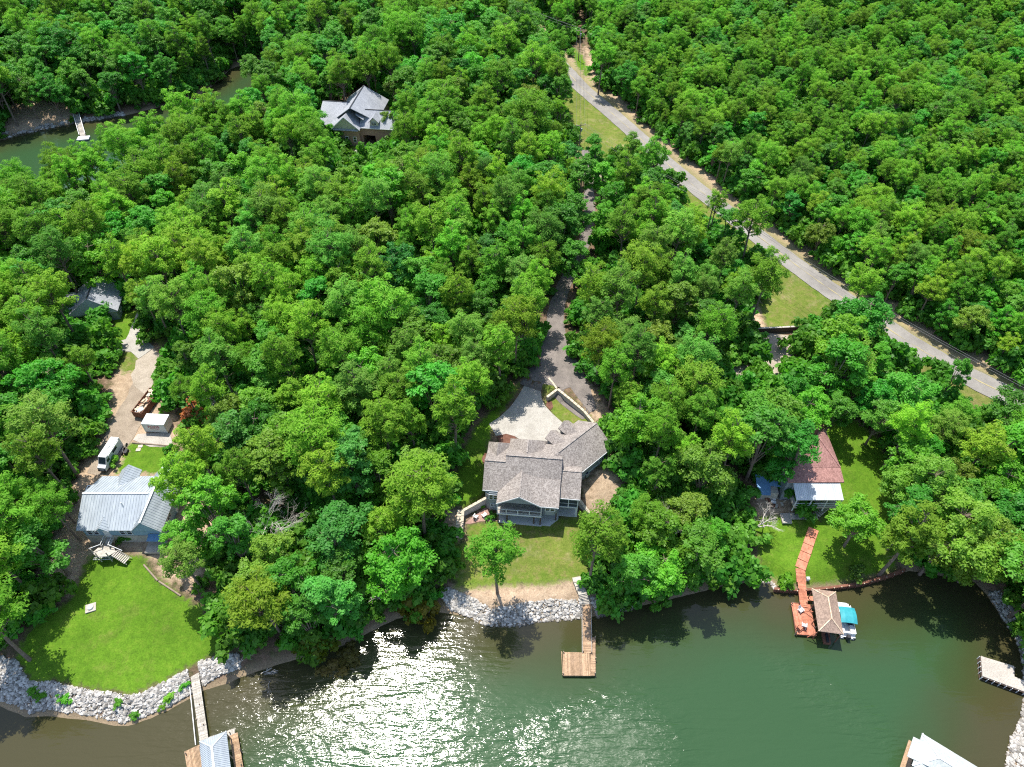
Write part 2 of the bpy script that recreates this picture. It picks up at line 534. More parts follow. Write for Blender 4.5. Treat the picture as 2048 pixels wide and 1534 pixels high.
DIRTS = [
    [(70, 1190), (95, 1100), (150, 960), (185, 900), (215, 830), (235, 700), (330, 700), (335, 800), (350, 850), (360, 900), (350, 940), (440, 1000),
     (440, 1080), (390, 1180), (330, 1160), (290, 1110), (200, 1105), (140, 1190)],
    [(1165, 985), (1215, 925), (1262, 990), (1225, 1035), (1180, 1030)],
    [(905, 1215), (905, 1172), (1000, 1165), (1100, 1165), (1180, 1140), (1200, 1170), (1200, 1215), (1000, 1225)],
    [(1170, 825), (1200, 845), (1210, 860), (1190, 860)],
    [(1150, 735), (1195, 790), (1240, 880), (1215, 890), (1170, 820)],
    [(0, 200), (140, 190), (155, 240), (0, 275)], [(265, 145), (300, 175), (325, 215), (285, 205)],
    [(1145, 250), (1200, 300), (1185, 340), (1130, 280)], [(1440, 600), (1520, 600), (1530, 655), (1440, 665)],
    [(1250, 205), (1330, 270), (1480, 410), (1640, 545), (1870, 690), (1900, 690), (1500, 395), (1330, 240)],
    [(1165, 85), (1200, 110), (1215, 190), (1180, 160)], [(895, 1010), (925, 1025), (918, 1085), (885, 1060)],
    [(1505, 965), (1580, 960), (1585, 1040), (1510, 1040)]]
LAWNS = [g2(l) for l in LAWNS]
DRY = [g2(l) for l in DRY]
DIRTS = [g2(l) for l in DIRTS]
ROAD_C = [G(*p) for p in [(1128, 138), (1165, 178), (1215, 220), (1270, 268), (1330, 325), (1400, 383), (1480, 445), (1560, 508), (1640, 566),
                          (1730, 628), (1820, 688), (1900, 735), (1980, 775), (2080, 822)]]
d0 = (ROAD_C[0] - ROAD_C[2]).normalized()
ROAD_C = [ROAD_C[0] + d0 * 160 + Vector((30, 0, 0)), ROAD_C[0] + d0 * 60 + Vector((4, 0, 0))] + ROAD_C
ROAD_C.append(ROAD_C[-1] + (ROAD_C[-1] - ROAD_C[-2]).normalized() * 90)

def path_dist(path, X, Y):
    best = np.full(X.shape, 1e9)
    for a, b in zip(path[:-1], path[1:]):
        dx, dy = b[0] - a[0], b[1] - a[1]
        t = np.clip(((X - a[0]) * dx + (Y - a[1]) * dy) / (dx * dx + dy * dy), 0, 1)
        best = np.minimum(best, np.hypot(X - a[0] - t * dx, Y - a[1] - t * dy))
    return best

def right_of_road(x, y):
    """metres east of the road line (negative: west)"""
    best = np.full(x.shape, 1e9)
    sgn = np.ones(x.shape)
    for a, b in zip(ROAD_C[:-1], ROAD_C[1:]):
        dx, dy = b[0] - a[0], b[1] - a[1]
        t = np.clip(((x - a[0]) * dx + (y - a[1]) * dy) / (dx * dx + dy * dy), 0, 1)
        d = np.hypot(x - a[0] - t * dx, y - a[1] - t * dy)
        c = dx * (y - a[1]) - dy * (x - a[0])
        sgn = np.where(d < best, np.where(c > 0, 1, -1), sgn)
        best = np.minimum(best, d)
    return best * sgn

def spaced(lo, hi, fine_lo, fine_hi, mid_lo, mid_hi, f, m):
    a = list(np.arange(fine_lo, fine_hi, f)) + list(np.arange(fine_hi, mid_hi, m)) + list(np.arange(fine_lo - m, mid_lo, -m))
    x, s = mid_hi, m
    while x < hi:
        a.append(x); s = min(s * 1.12, 120); x += s
    x, s = mid_lo, m
    while x > lo:
        a.append(x); s = min(s * 1.12, 120); x -= s
    return np.array(sorted(set(a)))

def grid_mesh(name, xs, ys, Z, attrs):
    X, Y = np.meshgrid(xs, ys)
    nx, ny = len(xs), len(ys)
    co = np.stack([X, Y, Z], -1).reshape(-1, 3)
    i = np.arange(nx * ny).reshape(ny, nx)
    q = np.stack([i[:-1, :-1], i[:-1, 1:], i[1:, 1:], i[1:, :-1]], -1).reshape(-1, 4)
    me = bpy.data.meshes.new(name)
    me.vertices.add(len(co))
    me.vertices.foreach_set('co', co.ravel())
    me.loops.add(q.size)
    me.loops.foreach_set('vertex_index', q.ravel().astype(np.int32))
    me.polygons.add(len(q))
    me.polygons.foreach_set('loop_start', np.arange(0, q.size, 4, dtype=np.int32))
    me.polygons.foreach_set('use_smooth', np.ones(len(q), bool))
    me.update()
    me.validate()
    for k, v in attrs.items():
        a = me.attributes.new(k, 'FLOAT', 'POINT')
        a.data.foreach_set('value', v.ravel().astype(np.float32))
    return me

xs = spaced(-2500, 2500, -16, 20, -135, 150, 0.5, 1.0)
ys = spaced(-200, 4000, 52, 98, 20, 190, 0.5, 1.0)
GX, GY = np.meshgrid(xs, ys)
GH = height(GX, GY)
far = np.hypot(GX, GY)
GH = GH + sst(500, 2500, far) * 10
att = {}
for nm, polys in (('lawn', LAWNS), ('dry', DRY), ('dirt', DIRTS)):
    v = np.full(GX.shape, -4.0)
    for pl in polys:
        v = np.maximum(v, sdf(pl, GX, GY))
    att[nm] = np.clip(v, -4, 4)
att['verge'] = np.clip(6.5 - path_dist(ROAD_C, GX, GY), -4, 4)
_e = right_of_road(GX, GY)
att['dirt'] = np.where((_e > 0) & (_e < 11), np.maximum(att['dirt'], 9.5 - _e), att['dirt'])
att['verge'] = np.where(_e > 0, att['verge'] - 2.5, att['verge'])
att['shore'] = np.clip(np.minimum(-sdf(LAKE, GX, GY), -sdf(COVE, GX, GY)), -6, 12)

def ground_mat():
    t = NT('ground')
    co = gco(t)
    def at(n):
        return t.n('Attribute', attribute_name=n).outputs['Fac']
    big = t.noise(0.12, 5, 0.6, co)
    mid = t.noise(0.9, 5, 0.65, co)
    fine = t.noise(4.5, 4, 0.65, co)
    straw = t.ramp(mid, [(0.3, (0.055, 0.075, 0.022)), (0.48, (0.13, 0.095, 0.06)), (0.62, (0.19, 0.125, 0.09)), (0.8, (0.26, 0.18, 0.13))])
    dirt = t.ramp(mid, [(0.28, (0.29, 0.205, 0.14)), (0.6, (0.41, 0.31, 0.22)), (0.8, (0.49, 0.39, 0.29))])
    pat = t.ramp(t.noise(0.28, 5, 0.7, co), [(0.54, (0, 0, 0)), (0.72, (0.6, 0.6, 0.6))])
    lawn = t.ramp(mid, [(0.25, (0.062, 0.130, 0.011)), (0.5, (0.086, 0.180, 0.013)), (0.75, (0.120, 0.205, 0.020))])
    dryl = t.ramp(mid, [(0.25, (0.090, 0.135, 0.020)), (0.5, (0.132, 0.168, 0.032)), (0.75, (0.20, 0.165, 0.070))])
    mott = t.ramp(big, [(0.3, (0.8, 0.82, 0.8)), (0.7, (1.18, 1.15, 1.1))])
    jit = t.math('MULTIPLY_ADD', mid, 5.0)
    t.t.nodes[-1].inputs[2].default_value = -2.5
    def edge(a, w=0.9, k=1.0):
        s = t.math('ADD', at(a), t.math('MULTIPLY', jit, k))
        m = t.n('MapRange', interpolation_type='SMOOTHSTEP')
        t.l(s, m.inputs[0])
        m.inputs[1].default_value = -w
        m.inputs[2].default_value = w
        return m.outputs[0]
    col = t.mix(edge('dirt', 1.5), straw, dirt)
    lw = t.mix(edge('dry', 2.5, 1.4), t.mix(pat, lawn, dryl), t.mix(t.math('MULTIPLY', pat, 0.6), dryl, dirt))
    col = t.mix(t.math('MULTIPLY', edge('verge', 3.0, 1.3), 0.75), col, dryl)
    col = t.mix(edge('lawn', 0.6, 0.8), col, lw)
    sh = t.n('MapRange')
    t.l(t.math('ADD', at('shore'), t.math('MULTIPLY', jit, 0.4)), sh.inputs[0])
    sh.inputs[1].default_value = 1.6
    sh.inputs[2].default_value = 0.4
    col = t.mix(sh.outputs[0], col, (0.25, 0.19, 0.125))
    col = t.mix(1.0, col, mott, 'MULTIPLY')
    col = t.mix(0.75, col, t.ramp(fine, [(0.3, (0.6, 0.6, 0.6)), (0.7, (1.3, 1.3, 1.3))]), 'MULTIPLY')
    t.l(col, t.b.inputs['Base Color'])
    t.set(Roughness=0.95)
    t.b.inputs['Specular IOR Level'].default_value = 0.1
    t.bump(t.math('ADD', fine, t.math('MULTIPLY', mid, 1.5)), 0.5, 0.18)
    return t.m

me = grid_mesh('ground', xs, ys, GH, att)
me.materials.append(ground_mat())
ground = bpy.data.objects.new('ground', me)
COL.objects.link(ground)
tag(ground, kind='structure')

# ------------------------------------------------------------ water
wxs = np.concatenate([np.arange(-420, -100, 8.0), np.arange(-100, 75, 1.0), np.arange(75, 120, 6.0)])
wys = np.concatenate([np.arange(-88, 20, 6.0), np.arange(20, 75, 1.0), np.arange(75, 330, 5.0)])
WX, WY = np.meshgrid(wxs, wys)
depth = np.maximum(sdf(LAKE, WX, WY), sdf(COVE, WX, WY))

def blob(px, py, rx, ry, ang=0.0):
    c = P(px, py)
    x, y = WX - c.x, WY - c.y
    u = x * math.cos(ang) + y * math.sin(ang)
    v = -x * math.sin(ang) + y * math.cos(ang)
    return np.exp(-((u / rx) ** 2 + (v / ry) ** 2))

# how ruffled the surface is: breeze patches and calmer lee water
ruf = 0.30 + 0.75 * blob(770, 1420, 15, 20) + 5.5 * blob(1215, 1490, 8.5, 6.5) + 2.6 * blob(1680, 1410, 11, 3, -0.75) \
    + 0.7 * blob(450, 1440, 16, 10)
ruf *= 1 - 0.8 * blob(1120, 1330, 9, 8) - 0.5 * blob(100, 1500, 16, 8)

def water_mat():
    t = NT('lake_water')
    co = gco(t)
    dep = t.n('Attribute', attribute_name='depth').outputs['Fac']
    rf = t.n('Attribute', attribute_name='ruffle').outputs['Fac']
    nb = t.noise(0.05, 3, 0.5, co)
    d = t.math('ADD', dep, t.math('MULTIPLY_ADD', nb, 12.0))
    t.t.nodes[-2].inputs[2].default_value = -6.0
    m = t.n('MapRange', interpolation_type='SMOOTHSTEP')
    t.l(d, m.inputs[0])
    m.inputs[1].default_value = -1.0
    m.inputs[2].default_value = 14.0
    col = t.ramp(m.outputs[0], [(0.0, (0.048, 0.044, 0.019)), (0.35, (0.037, 0.049, 0.018)), (1.0, (0.028, 0.067, 0.026))])
    t.l(col, t.b.inputs['Base Color'])
    t.set(IOR=1.33)
    rg = t.math('MULTIPLY_ADD', rf, 0.065, True)
    t.t.nodes[-1].inputs[2].default_value = 0.05
    t.l(rg, t.b.inputs['Roughness'])
    # wind ripples running down the cove, with finer chop over them
    mp = t.n('Mapping')
    t.l(co, mp.inputs[0])
    mp.inputs['Rotation'].default_value = (0, 0, R(8))
    mp.inputs['Scale'].default_value = (0.45, 1.25, 1.0)
    w1 = t.n('TexNoise', i_Scale=1.6, i_Detail=2.0, i_Roughness=0.5, i_Distortion=0.4)
    t.l(mp.outputs[0], w1.inputs['Vector'])
    w2 = t.n('TexNoise', i_Scale=5.5, i_Detail=2.0, i_Roughness=0.6)
    t.l(mp.outputs[0], w2.inputs['Vector'])
    hgt = t.math('ADD', t.math('MULTIPLY', w1.outputs['Fac'], 0.070), t.math('MULTIPLY', w2.outputs['Fac'], 0.017))
    mp2 = t.n('Mapping')
    t.l(co, mp2.inputs[0])
    mp2.inputs['Rotation'].default_value = (0, 0, R(-6))
    mp2.inputs['Scale'].default_value = (0.22, 1.05, 1.0)
    w0 = t.n('TexNoise', i_Scale=1.0, i_Detail=1.0, i_Roughness=0.4, i_Distortion=0.6)
    t.l(mp2.outputs[0], w0.inputs['Vector'])
    hgt = t.math('ADD', hgt, t.math('MULTIPLY', w0.outputs['Fac'], 0.13))
    hgt = t.math('MULTIPLY', hgt, t.math('MINIMUM', rf, 1.7))
    b = t.n('Bump', i_Strength=1.0, i_Distance=1.0)
    t.l(hgt, b.inputs['Height'])
    t.l(b.outputs[0], t.b.inputs['Normal'])
    return t.m

me = grid_mesh('lake_water', wxs, wys, np.zeros(WX.shape), {'depth': depth - 14 * blob(80, 1530, 26, 14) - 3 * blob(1990, 1400, 12, 18), 'ruffle': ruf})
me.materials.append(water_mat())
water = bpy.data.objects.new('lake_water', me)
COL.objects.link(water)
tag(water, kind='structure')

# ------------------------------------------------------------ road and drives
def strip(name, path, width, mat, off, ws=None, sub=4):
    pts, wl = [], []
    for i in range(len(path) - 1):
        a, b = Vector(path[i][:2]), Vector(path[i + 1][:2])
        k = max(1, int((b - a).length / 1.6))
        for j in range(k):
            pts.append(a.lerp(b, j / k))
            if ws: wl.append(ws[i] + (ws[i + 1] - ws[i]) * j / k)
    pts.append(Vector(path[-1][:2]))
    if ws: wl.append(ws[-1])
    for _ in range(6):
        pts = [pts[0]] + [(pts[i - 1] + pts[i] * 2 + pts[i + 1]) / 4 for i in range(1, len(pts) - 1)] + [pts[-1]]
    vs, fs = [], []
    rnd = random.Random(5)
    for i, p in enumerate(pts):
        d = (pts[min(i + 1, len(pts) - 1)] - pts[max(i - 1, 0)]).normalized()
        nrm = Vector((-d.y, d.x))
        w = (wl[i] if ws else width) / 2
        for k in range(sub + 1):
            e = (k / sub * 2 - 1) * w
            if k in (0, sub): e += rnd.uniform(-0.12, 0.12)
            q = p + nrm * e
            vs.append((q.x, q.y, 0))
    a = np.array(vs)
    H = height(a[:, 0], a[:, 1]) + off
    n = sub + 1
    fs = [(i * n + k, i * n + k + 1, (i + 1) * n + k + 1, (i + 1) * n + k) for i in range(len(pts) - 1) for k in range(sub)]
    me = bpy.data.meshes.new(name)
    me.from_pydata([(x, y, h) for (x, y, _), h in zip(vs, H)], [], [f[::-1] for f in fs])
    me.materials.append(M[mat])
    o = bpy.data.objects.new(name, me)
    COL.objects.link(o)
    o['kind'] = 'structure'
    return pts

road_pts = strip('road', ROAD_C, 5.3, 'asphalt', 0.10)
strip('road_marking', [p + Vector((0.0, 0.12, 0)) for p in ROAD_C], 0.14, 'paint_yellow', 0.13, sub=1)
gravel_path = [(1172, 300), (1178, 370), (1180, 420), (1172, 480), (1150, 530), (1120, 585), (1108, 640), (1110, 700), (1122, 745), (1150, 790), (1180, 825)]
DRIVE_MAIN = [G(*p) for p in gravel_path]
strip('gravel_drive', DRIVE_MAIN, 4, 'gravel', 0.06, ws=[2.6, 2.6, 2.6, 2.8, 2.8, 3.0, 3.6, 6.0, 8.0, 6.5, 3.0])
drape('turnaround', g2([(1040, 768), (1060, 735), (1105, 730), (1120, 775), (1100, 770), (1084, 785)]), 'gravel', 0.05)
drape('parking_pad', g2([(1050, 769), (1082, 780), (1083, 797), (1090, 812), (1105, 828), (1139, 858), (1150, 880), (1105, 905), (1085, 900),
                         (1040, 880), (1030, 873), (1012, 869), (992, 872), (978, 848), (1000, 834), (1020, 815), (1035, 795)]), 'concrete', 0.08, 1.0)
drape('mulch_bed', g2([(994, 873), (1012, 868), (1030, 873), (1036, 882), (1020, 892), (1000, 890)]), 'mulch', 0.10, 0.8)
drape('mulch_bed', g2([(963, 918), (970, 905), (976, 908), (974, 935), (968, 930)]), 'mulch', 0.04, 0.8)
drape('mulch_bed', g2([(1092, 812), (1094, 800), (1104, 804), (1106, 815), (1100, 822)]), 'mulch', 0.10, 0.8)
drape('fire_pit_bed', g2([(929, 1047), (950, 1030), (975, 1012), (986, 1022), (984, 1038), (998, 1042), (960, 1043), (940, 1048)]), 'redgravel', 0.04, 0.7)
LEFT_DRIVE = [G(*p) for p in [(300, 600), (275, 650), (268, 690), (285, 735), (300, 775), (272, 815), (245, 855), (225, 905), (190, 950)]]
strip('left_drive', LEFT_DRIVE[:3], 4, 'concrete', 0.07, ws=[2.6, 2.6, 2.8])
drape('left_yard', g2([(272, 722), (288, 711), (308, 697), (326, 722), (330, 760), (322, 785), (296, 794), (268, 772), (262, 750), (270, 738)]), 'palegravel', 0.07)
strip('left_yard_drive', LEFT_DRIVE[3:], 4, 'browngravel', 0.05, ws=[3.0, 5.5, 6.0, 5.5, 5.0, 3.0])
drape('left_drive_fork', g2([(262, 655), (270, 640), (280, 640), (286, 655), (289, 674), (298, 686), (309, 695), (289, 710), (277, 718), (270, 711), (262, 704), (248, 703), (234, 706), (223, 690), (238, 683), (252, 679), (258, 668)]), 'concrete', 0.10, 0.8)
drape('pod_slab', g2([(266, 880), (276, 868), (340, 866), (347, 893), (300, 894)]), 'oldconcrete', 0.06)
drape('right_drive', g2([(1500, 668), (1530, 666), (1590, 672), (1640, 668), (1640, 690), (1590, 700), (1568, 740), (1560, 765), (1500, 770), (1450, 770), (1448, 730),
                         (1500, 725), (1530, 715), (1520, 690)]), 'palegravel', 0.05)
strip('side_road', [G(*p) for p in [(1360, 352), (1335, 350), (1300, 345), (1260, 350), (1185, 350)]], 5, 'palegravel', 0.07, ws=[11, 10, 6, 4, 3.5])
drape('upper_drive', g2([(716, 290), (745, 292), (740, 310), (700, 320)]), 'concrete', 0.06)
strip('upper_drive', [G(*p) for p in [(735, 300), (700, 325), (640, 350), (560, 380), (460, 405), (440, 430)]], 3.2, 'oldconcrete', 0.05)
drape('far_path', g2([(268, 150), (285, 160), (312, 190), (300, 198), (275, 185)]), 'palegravel', 0.06)

# ------------------------------------------------------------ riprap
def riprap(name, label, polys, n, seed, rmin=0.09, rmax=0.26, water_edge=True):
    rng = np.random.default_rng(seed)
    ico = bmesh.new()
    bmesh.ops.create_icosphere(ico, subdivisions=1, radius=1.0)
    iv = np.array([v.co[:] for v in ico.verts])
    jf = np.array([[v.index for v in f.verts] for f in ico.faces])
    ico.free()
    V, F, k = [], [], 0
    for poly in polys:
        a = np.array(poly)
        lo, hi = a.min(0), a.max(0)
        pts = rng.uniform(lo, hi, (n * 6, 2))
        ok = sdf(poly, pts[:, 0], pts[:, 1]) > 0.02
        pts = pts[ok]
        m = min(len(pts), int(n * len(pts) / (n * 6) * 6))
        pts = pts[:n]
        H = height(pts[:, 0], pts[:, 1])
        keep = H > -0.25
        pts, H = pts[keep], H[keep]
        for (x, y), h in zip(pts, H):
            r = rmin + (rmax * 1.25 - rmin) * rng.random() ** 3.0
            s = r * rng.uniform(0.7, 1.3, 3) * np.array([1, 1, 0.75])
            v = iv * (1 + rng.uniform(-0.28, 0.28, (len(iv), 1))) * s
            w = rng.uniform(0, 6.28)
            c, sn = math.cos(w), math.sin(w)
            q = np.stack([v[:, 0] * c - v[:, 1] * sn + x, v[:, 0] * sn + v[:, 1] * c + y, v[:, 2] + h + r * 0.25], -1)
            V.append(q)
            F.append(jf + k)
            k += len(iv)
    me = bpy.data.meshes.new(name)
    me.from_pydata(np.concatenate(V).tolist(), [], np.concatenate(F).tolist())
    me.materials.append(M['rock'])
    o = bpy.data.objects.new(name, me)
    COL.objects.link(o)
    return tag(o, label, 'rocks', kind='stuff')

riprap('riprap', 'pale broken rock piled along the shore below the big left lawn', [
    g2([(-60, 1330), (0, 1312), (32, 1320), (60, 1365), (60, 1420), (0, 1400), (-60, 1395)]),
    g2([(55, 1365), (105, 1362), (140, 1372), (195, 1382), (265, 1390), (290, 1385), (300, 1430), (250, 1446), (160, 1428), (100, 1420), (60, 1425)]),
    g2([(285, 1386), (325, 1367), (375, 1340), (385, 1385), (340, 1412), (300, 1428)]),
    g2([(398, 1325), (447, 1310), (478, 1308), (482, 1335), (440, 1350), (405, 1372)])], 2600, 3)
riprap('riprap', 'white rock bank at the foot of the middle lawn around the wooden dock stairs', [
    g2([(878, 1185), (895, 1175), (955, 1200), (960, 1210), (935, 1232), (900, 1220)]),
    g2([(935, 1232), (960, 1205), (985, 1218), (1050, 1205), (1100, 1198), (1168, 1200), (1168, 1238), (1082, 1246), (1021, 1255), (967, 1253)]),
    g2([(1182, 1196), (1200, 1190), (1270, 1205), (1272, 1218), (1195, 1236)])], 2200, 4)
riprap('riprap', 'pale rocks lining the right hand shore beside the grey dock', [
    g2([(1975, 1185), (2000, 1180), (2048, 1250), (2080, 1330), (2080, 1420), (2040, 1445), (2047, 1385), (2046, 1334), (2031, 1276), (2005, 1238)]),
    g2([(2040, 1440), (2080, 1420), (2080, 1560), (2005, 1560), (2009, 1534), (2019, 1480)])], 1500, 5, 0.1, 0.28)
riprap('riprap', 'small heap of white rocks at the left end of the red seawall', [
    g2([(1508, 1160), (1540, 1160), (1552, 1172), (1549, 1184), (1540, 1168), (1512, 1168)])], 130, 6)
riprap('riprap', 'rocky strip along the far cove shore at upper left', [
    g2([(-20, 268), (80, 252), (150, 238), (150, 247), (80, 262), (-20, 286)]),
    g2([(165, 236), (245, 224), (250, 233), (165, 246)])], 260, 7, 0.2, 0.5)

# ------------------------------------------------------------ houses
def ribs(mb, poly, spacing=0.45, w=0.05, h=0.045):
    """raised seams running up the slope of a roof plane"""
    P3 = [Vector(p) for p in poly]
    n = (P3[1] - P3[0]).cross(P3[2] - P3[0]).normalized()
    if n.z < 0: n = -n
    e = Vector((0, 0, 1)).cross(n).normalized()
    s = n.cross(e).normalized()
    o = P3[0]
    q = [((p - o).dot(e), (p - o).dot(s)) for p in P3]
    lo, hi = min(a for a, _ in q), max(a for a, _ in q)
    x = lo + spacing * 0.5
    while x < hi:
        cuts = []
        for i in range(len(q)):
            (ax, ay), (bx, by) = q[i], q[(i + 1) % len(q)]
            if (ax - x) * (bx - x) < 0:
                cuts.append(ay + (by - ay) * (x - ax) / (bx - ax))
        if len(cuts) >= 2 and max(cuts) - min(cuts) > 0.15:
            a = o + e * x + s * min(cuts) + n * h * 0.5
            b = o + e * x + s * max(cuts) + n * h * 0.5
            mb.beam(a, b, w, h)
        x += spacing
    return mb

def window(root, c, w, h, ang, mull=1, frame='trim', name='window'):
    n = Vector((math.cos(ang), math.sin(ang), 0))
    t = Vector((-math.sin(ang), math.cos(ang), 0))
    rz = ang + math.pi / 2
    c = Vector(c)
    f = MB()
    for s in (-1, 1):
        f.box(c + t * s * (w / 2) + n * 0.05, (0.10, 0.14, h + 0.1), rz)
        f.box(c + Vector((0, 0, s * h / 2)) + n * 0.055, (w - 0.1, 0.15, 0.10), rz)
    for k in range(mull):
        f.box(c + t * (w * ((k + 1) / (mull + 1) - 0.5)) + n * 0.06, (0.06, 0.12, h - 0.1), rz)
    f.box(c + n * 0.065, (w - 0.12, 0.10, 0.05), rz)
    o = f.build(name, frame, root)
    MB().box(c + n * 0.03, (w - 0.08, 0.05, h - 0.08), rz).build('pane', 'glass', o)
    return o

def door(root, c, w, h, ang, mat='white'):
    c = Vector(c)
    n = Vector((math.cos(ang), math.sin(ang), 0))
    t = Vector((-math.sin(ang), math.cos(ang), 0))
    o = MB().box(c + n * 0.03, (w, 0.08, h), ang + math.pi / 2).build('door', mat, root)
    MB().box(c + n * 0.10 + t * (w * 0.38), (0.06, 0.08, 0.06), ang + math.pi / 2).build('handle', 'dark', o)
    return o

SOUTH, NORTH, EAST, WEST = -math.pi / 2, math.pi / 2, 0.0, math.pi

# --- the taupe-roofed lake house
mh = thing('lake_house', 'large taupe-shingled grey house with gabled lake porch at the centre of the photo', 'house', (3.0, 70.9, 3.0), R(-5.5))
def WG(s, n, z):
    return (10.6 + 0.664 * s + 0.748 * n, 8.86 + 0.748 * s - 0.664 * n, z)
wall = MB()
wall.b2(-6.9, 4.9, -4.2, 4.6, 2.6, 8.55)
wall.b2(-7.2, -4.2, 4.6, 5.2, 4.6, 8.45).b2(-3.5, 2.2, 4.6, 6.2, 4.6, 8.45)
wall.slab([WG(-10.3, -3.7, 8.5), WG(-0.15, -3.7, 8.5), WG(-0.15, 3.7, 8.5), WG(-10.3, 3.7, 8.5)], 5.3)
wall.slab([(2.55, -4.25, 8.45), (2.55, -5.9, 8.45), (3.1, -6.45, 8.45), (4.6, -6.45, 8.45), (5.05, -5.8, 8.45), (5.05, -4.25, 8.45)], 2.85)
wall.slab([(-6.95, -4.25, 8.4), (-6.95, -4.4, 8.4), (-6.3, -4.95, 8.4), (-4.95, -4.95, 8.4), (-4.95, -4.25, 8.4)], 5.0)
wall.b2(5.05, 8.3, -1.2, -0.8, 3.0, 8.5)
wall.poly([(4.88, -4.2, 8.5), (4.88, 4.6, 8.5), (4.88, 0, 12.2)]).poly([(-6.88, -4.2, 8.5), (-6.88, -0.87, 11.4), (-6.88, 4.6, 8.4)])
a, b, c = WG(-0.16, -3.7, 8.45), WG(-0.16, 3.7, 8.45), WG(-0.16, 0, 11.3)
wall.poly([a, b, c])
wall.build('wall', 'siding', mh)
roof = MB()
zr = lambda v: 12.5 - 0.804 * abs(v)
roof.slab([(-4.0, 0, 12.5), (5.3, 0, 12.5), (5.3, -4.65, zr(4.65)), (-4.0, -4.65, zr(4.65))])
roof.slab([(-4.0, 0, 12.5), (5.3, 0, 12.5), (5.3, 4.9, 8.56), (-4.0, 4.9, 8.56)])
roof.slab([(-7.45, -0.87, 11.8), (-4.0, -0.87, 11.8), (-4.0, -4.65, 8.76), (-7.45, -4.65, 8.76)])
roof.slab([(-7.45, -0.87, 11.8), (-4.0, -0.87, 11.8), (-4.0, 4.9, 8.5), (-7.45, 4.9, 8.5)])
roof.poly([(-4.0, -0.87, 11.8), (-4.0, 0, 12.5), (-4.0, 0.9, 10.6)])
roof.slab([(-1.2, -7.05, 11.0), (-1.2, -1.87, 11.0), (-4.9, -4.79, 8.65), (-4.9, -7.05, 8.65)])
roof.slab([(-1.2, -7.05, 11.0), (-1.2, -1.87, 11.0), (2.5, -4.79, 8.65), (2.5, -7.05, 8.65)])
roof.slab([(2.3, -2.7, 10.45), (5.25, -2.7, 10.45), (5.25, -6.95, 8.7), (2.3, -6.95, 8.7)])
roof.slab([(-1.15, -2.3, 10.85), (2.3, -2.7, 10.43), (2.3, -6.93, 8.71)], 0.05)
roof.slab([(5.3, -1.0, 10.75), (8.65, -1.0, 10.75), (8.65, -4.95, 8.55), (5.3, -4.95, 8.55)])
roof.slab([(5.3, -1.0, 10.75), (8.65, -1.0, 10.75), (8.65, 0.8, 9.75), (5.3, 0.8, 9.75)])
for sgn in (-1, 1):
    roof.slab([WG(-11, 0, 11.6), WG(0.35, 0, 11.6), WG(0.35, 4.15 * sgn, 8.72), WG(-11, 4.15 * sgn, 8.72)])
roof.slab([(-5.75, 0.0, 10.9), (-5.75, 3.7, 10.9), (-7.6, 5.6, 8.6), (-7.6, 0.0, 8.6)]).slab([(-5.75, 0.0, 10.9), (-5.75, 3.7, 10.9), (-3.9, 5.6, 8.6), (-3.9, 0.0, 8.6)])
roof.slab([(-5.75, 3.7, 10.9), (-3.9, 5.6, 8.6), (-7.6, 5.6, 8.6)])
roof.slab([(-0.65, 0.4, 11.6), (-0.65, 4.3, 11.6), (-3.9, 6.7, 8.6), (-3.9, 0.4, 8.6)]).slab([(-0.65, 0.4, 11.6), (-0.65, 4.3, 11.6), (2.6, 6.7, 8.6), (2.6, 0.4, 8.6)])
roof.slab([(-0.65, 4.3, 11.6), (2.6, 6.7, 8.6), (-3.9, 6.7, 8.6)])
rf = roof.build('roof', 'sh_taupe', mh)
rc = MB()
for p, q in (((-4.0, 0, 12.53), (5.3, 0, 12.53)), ((-7.45, -0.87, 11.83), (-4.0, -0.87, 11.83)), ((-1.2, -7.05, 11.03), (-1.2, -1.87, 11.03)), (WG(-9, 0, 11.63), WG(0.35, 0, 11.63)),
             ((-0.65, 1.5, 11.63), (-0.65, 4.3, 11.63)), ((5.3, -1.0, 10.78), (8.65, -1.0, 10.78))):
    rc.beam(p, q, 0.26, 0.06)
rc.build('ridge_cap', 'sh_taupe', rf)
for s0_ in (-2.9, -6.1):
    d = MB()
    d.slab([WG(s0_, -1.0, 10.75), WG(s0_, -4.7, 10.75), WG(s0_ + 1.35, -4.7, 9.75), WG(s0_ + 1.35, -2.2, 9.75)], 0.15)
    d.slab([WG(s0_, -1.0, 10.75), WG(s0_, -4.7, 10.75), WG(s0_ - 1.35, -4.7, 9.75), WG(s0_ - 1.35, -2.2, 9.75)], 0.15)
    dm = d.build('dormer', 'sh_taupe', mh)
    g = MB()
    g.slab([WG(s0_ - 1.1, -4.35, 9.75), WG(s0_ + 1.1, -4.35, 9.75), WG(s0_ + 1.1, -2.6, 9.75), WG(s0_ - 1.1, -2.6, 9.75)], 1.2)
    g.poly([WG(s0_ - 1.1, -4.36, 9.74), WG(s0_ + 1.1, -4.36, 9.74), WG(s0_, -4.36, 10.6)])
    g.build('dormer_wall', 'siding', dm)
MB().poly([(-4.6, -6.7, 8.6), (2.2, -6.7, 8.6), (-1.2, -6.7, 10.8)]).poly([(-4.6, -6.6, 8.6), (2.2, -6.6, 8.6), (-1.2, -6.6, 10.8)]).build('gable_face', 'siding', mh)
tr = MB()
for x0, z0, x1, z1 in ((-4.9, 8.52, -1.2, 10.86), (-1.2, 10.86, 2.5, 8.52)):
    tr.beam((x0, -7.08, z0), (x1, -7.08, z1), 0.06, 0.24)
tr.build('fascia', 'trim', mh)
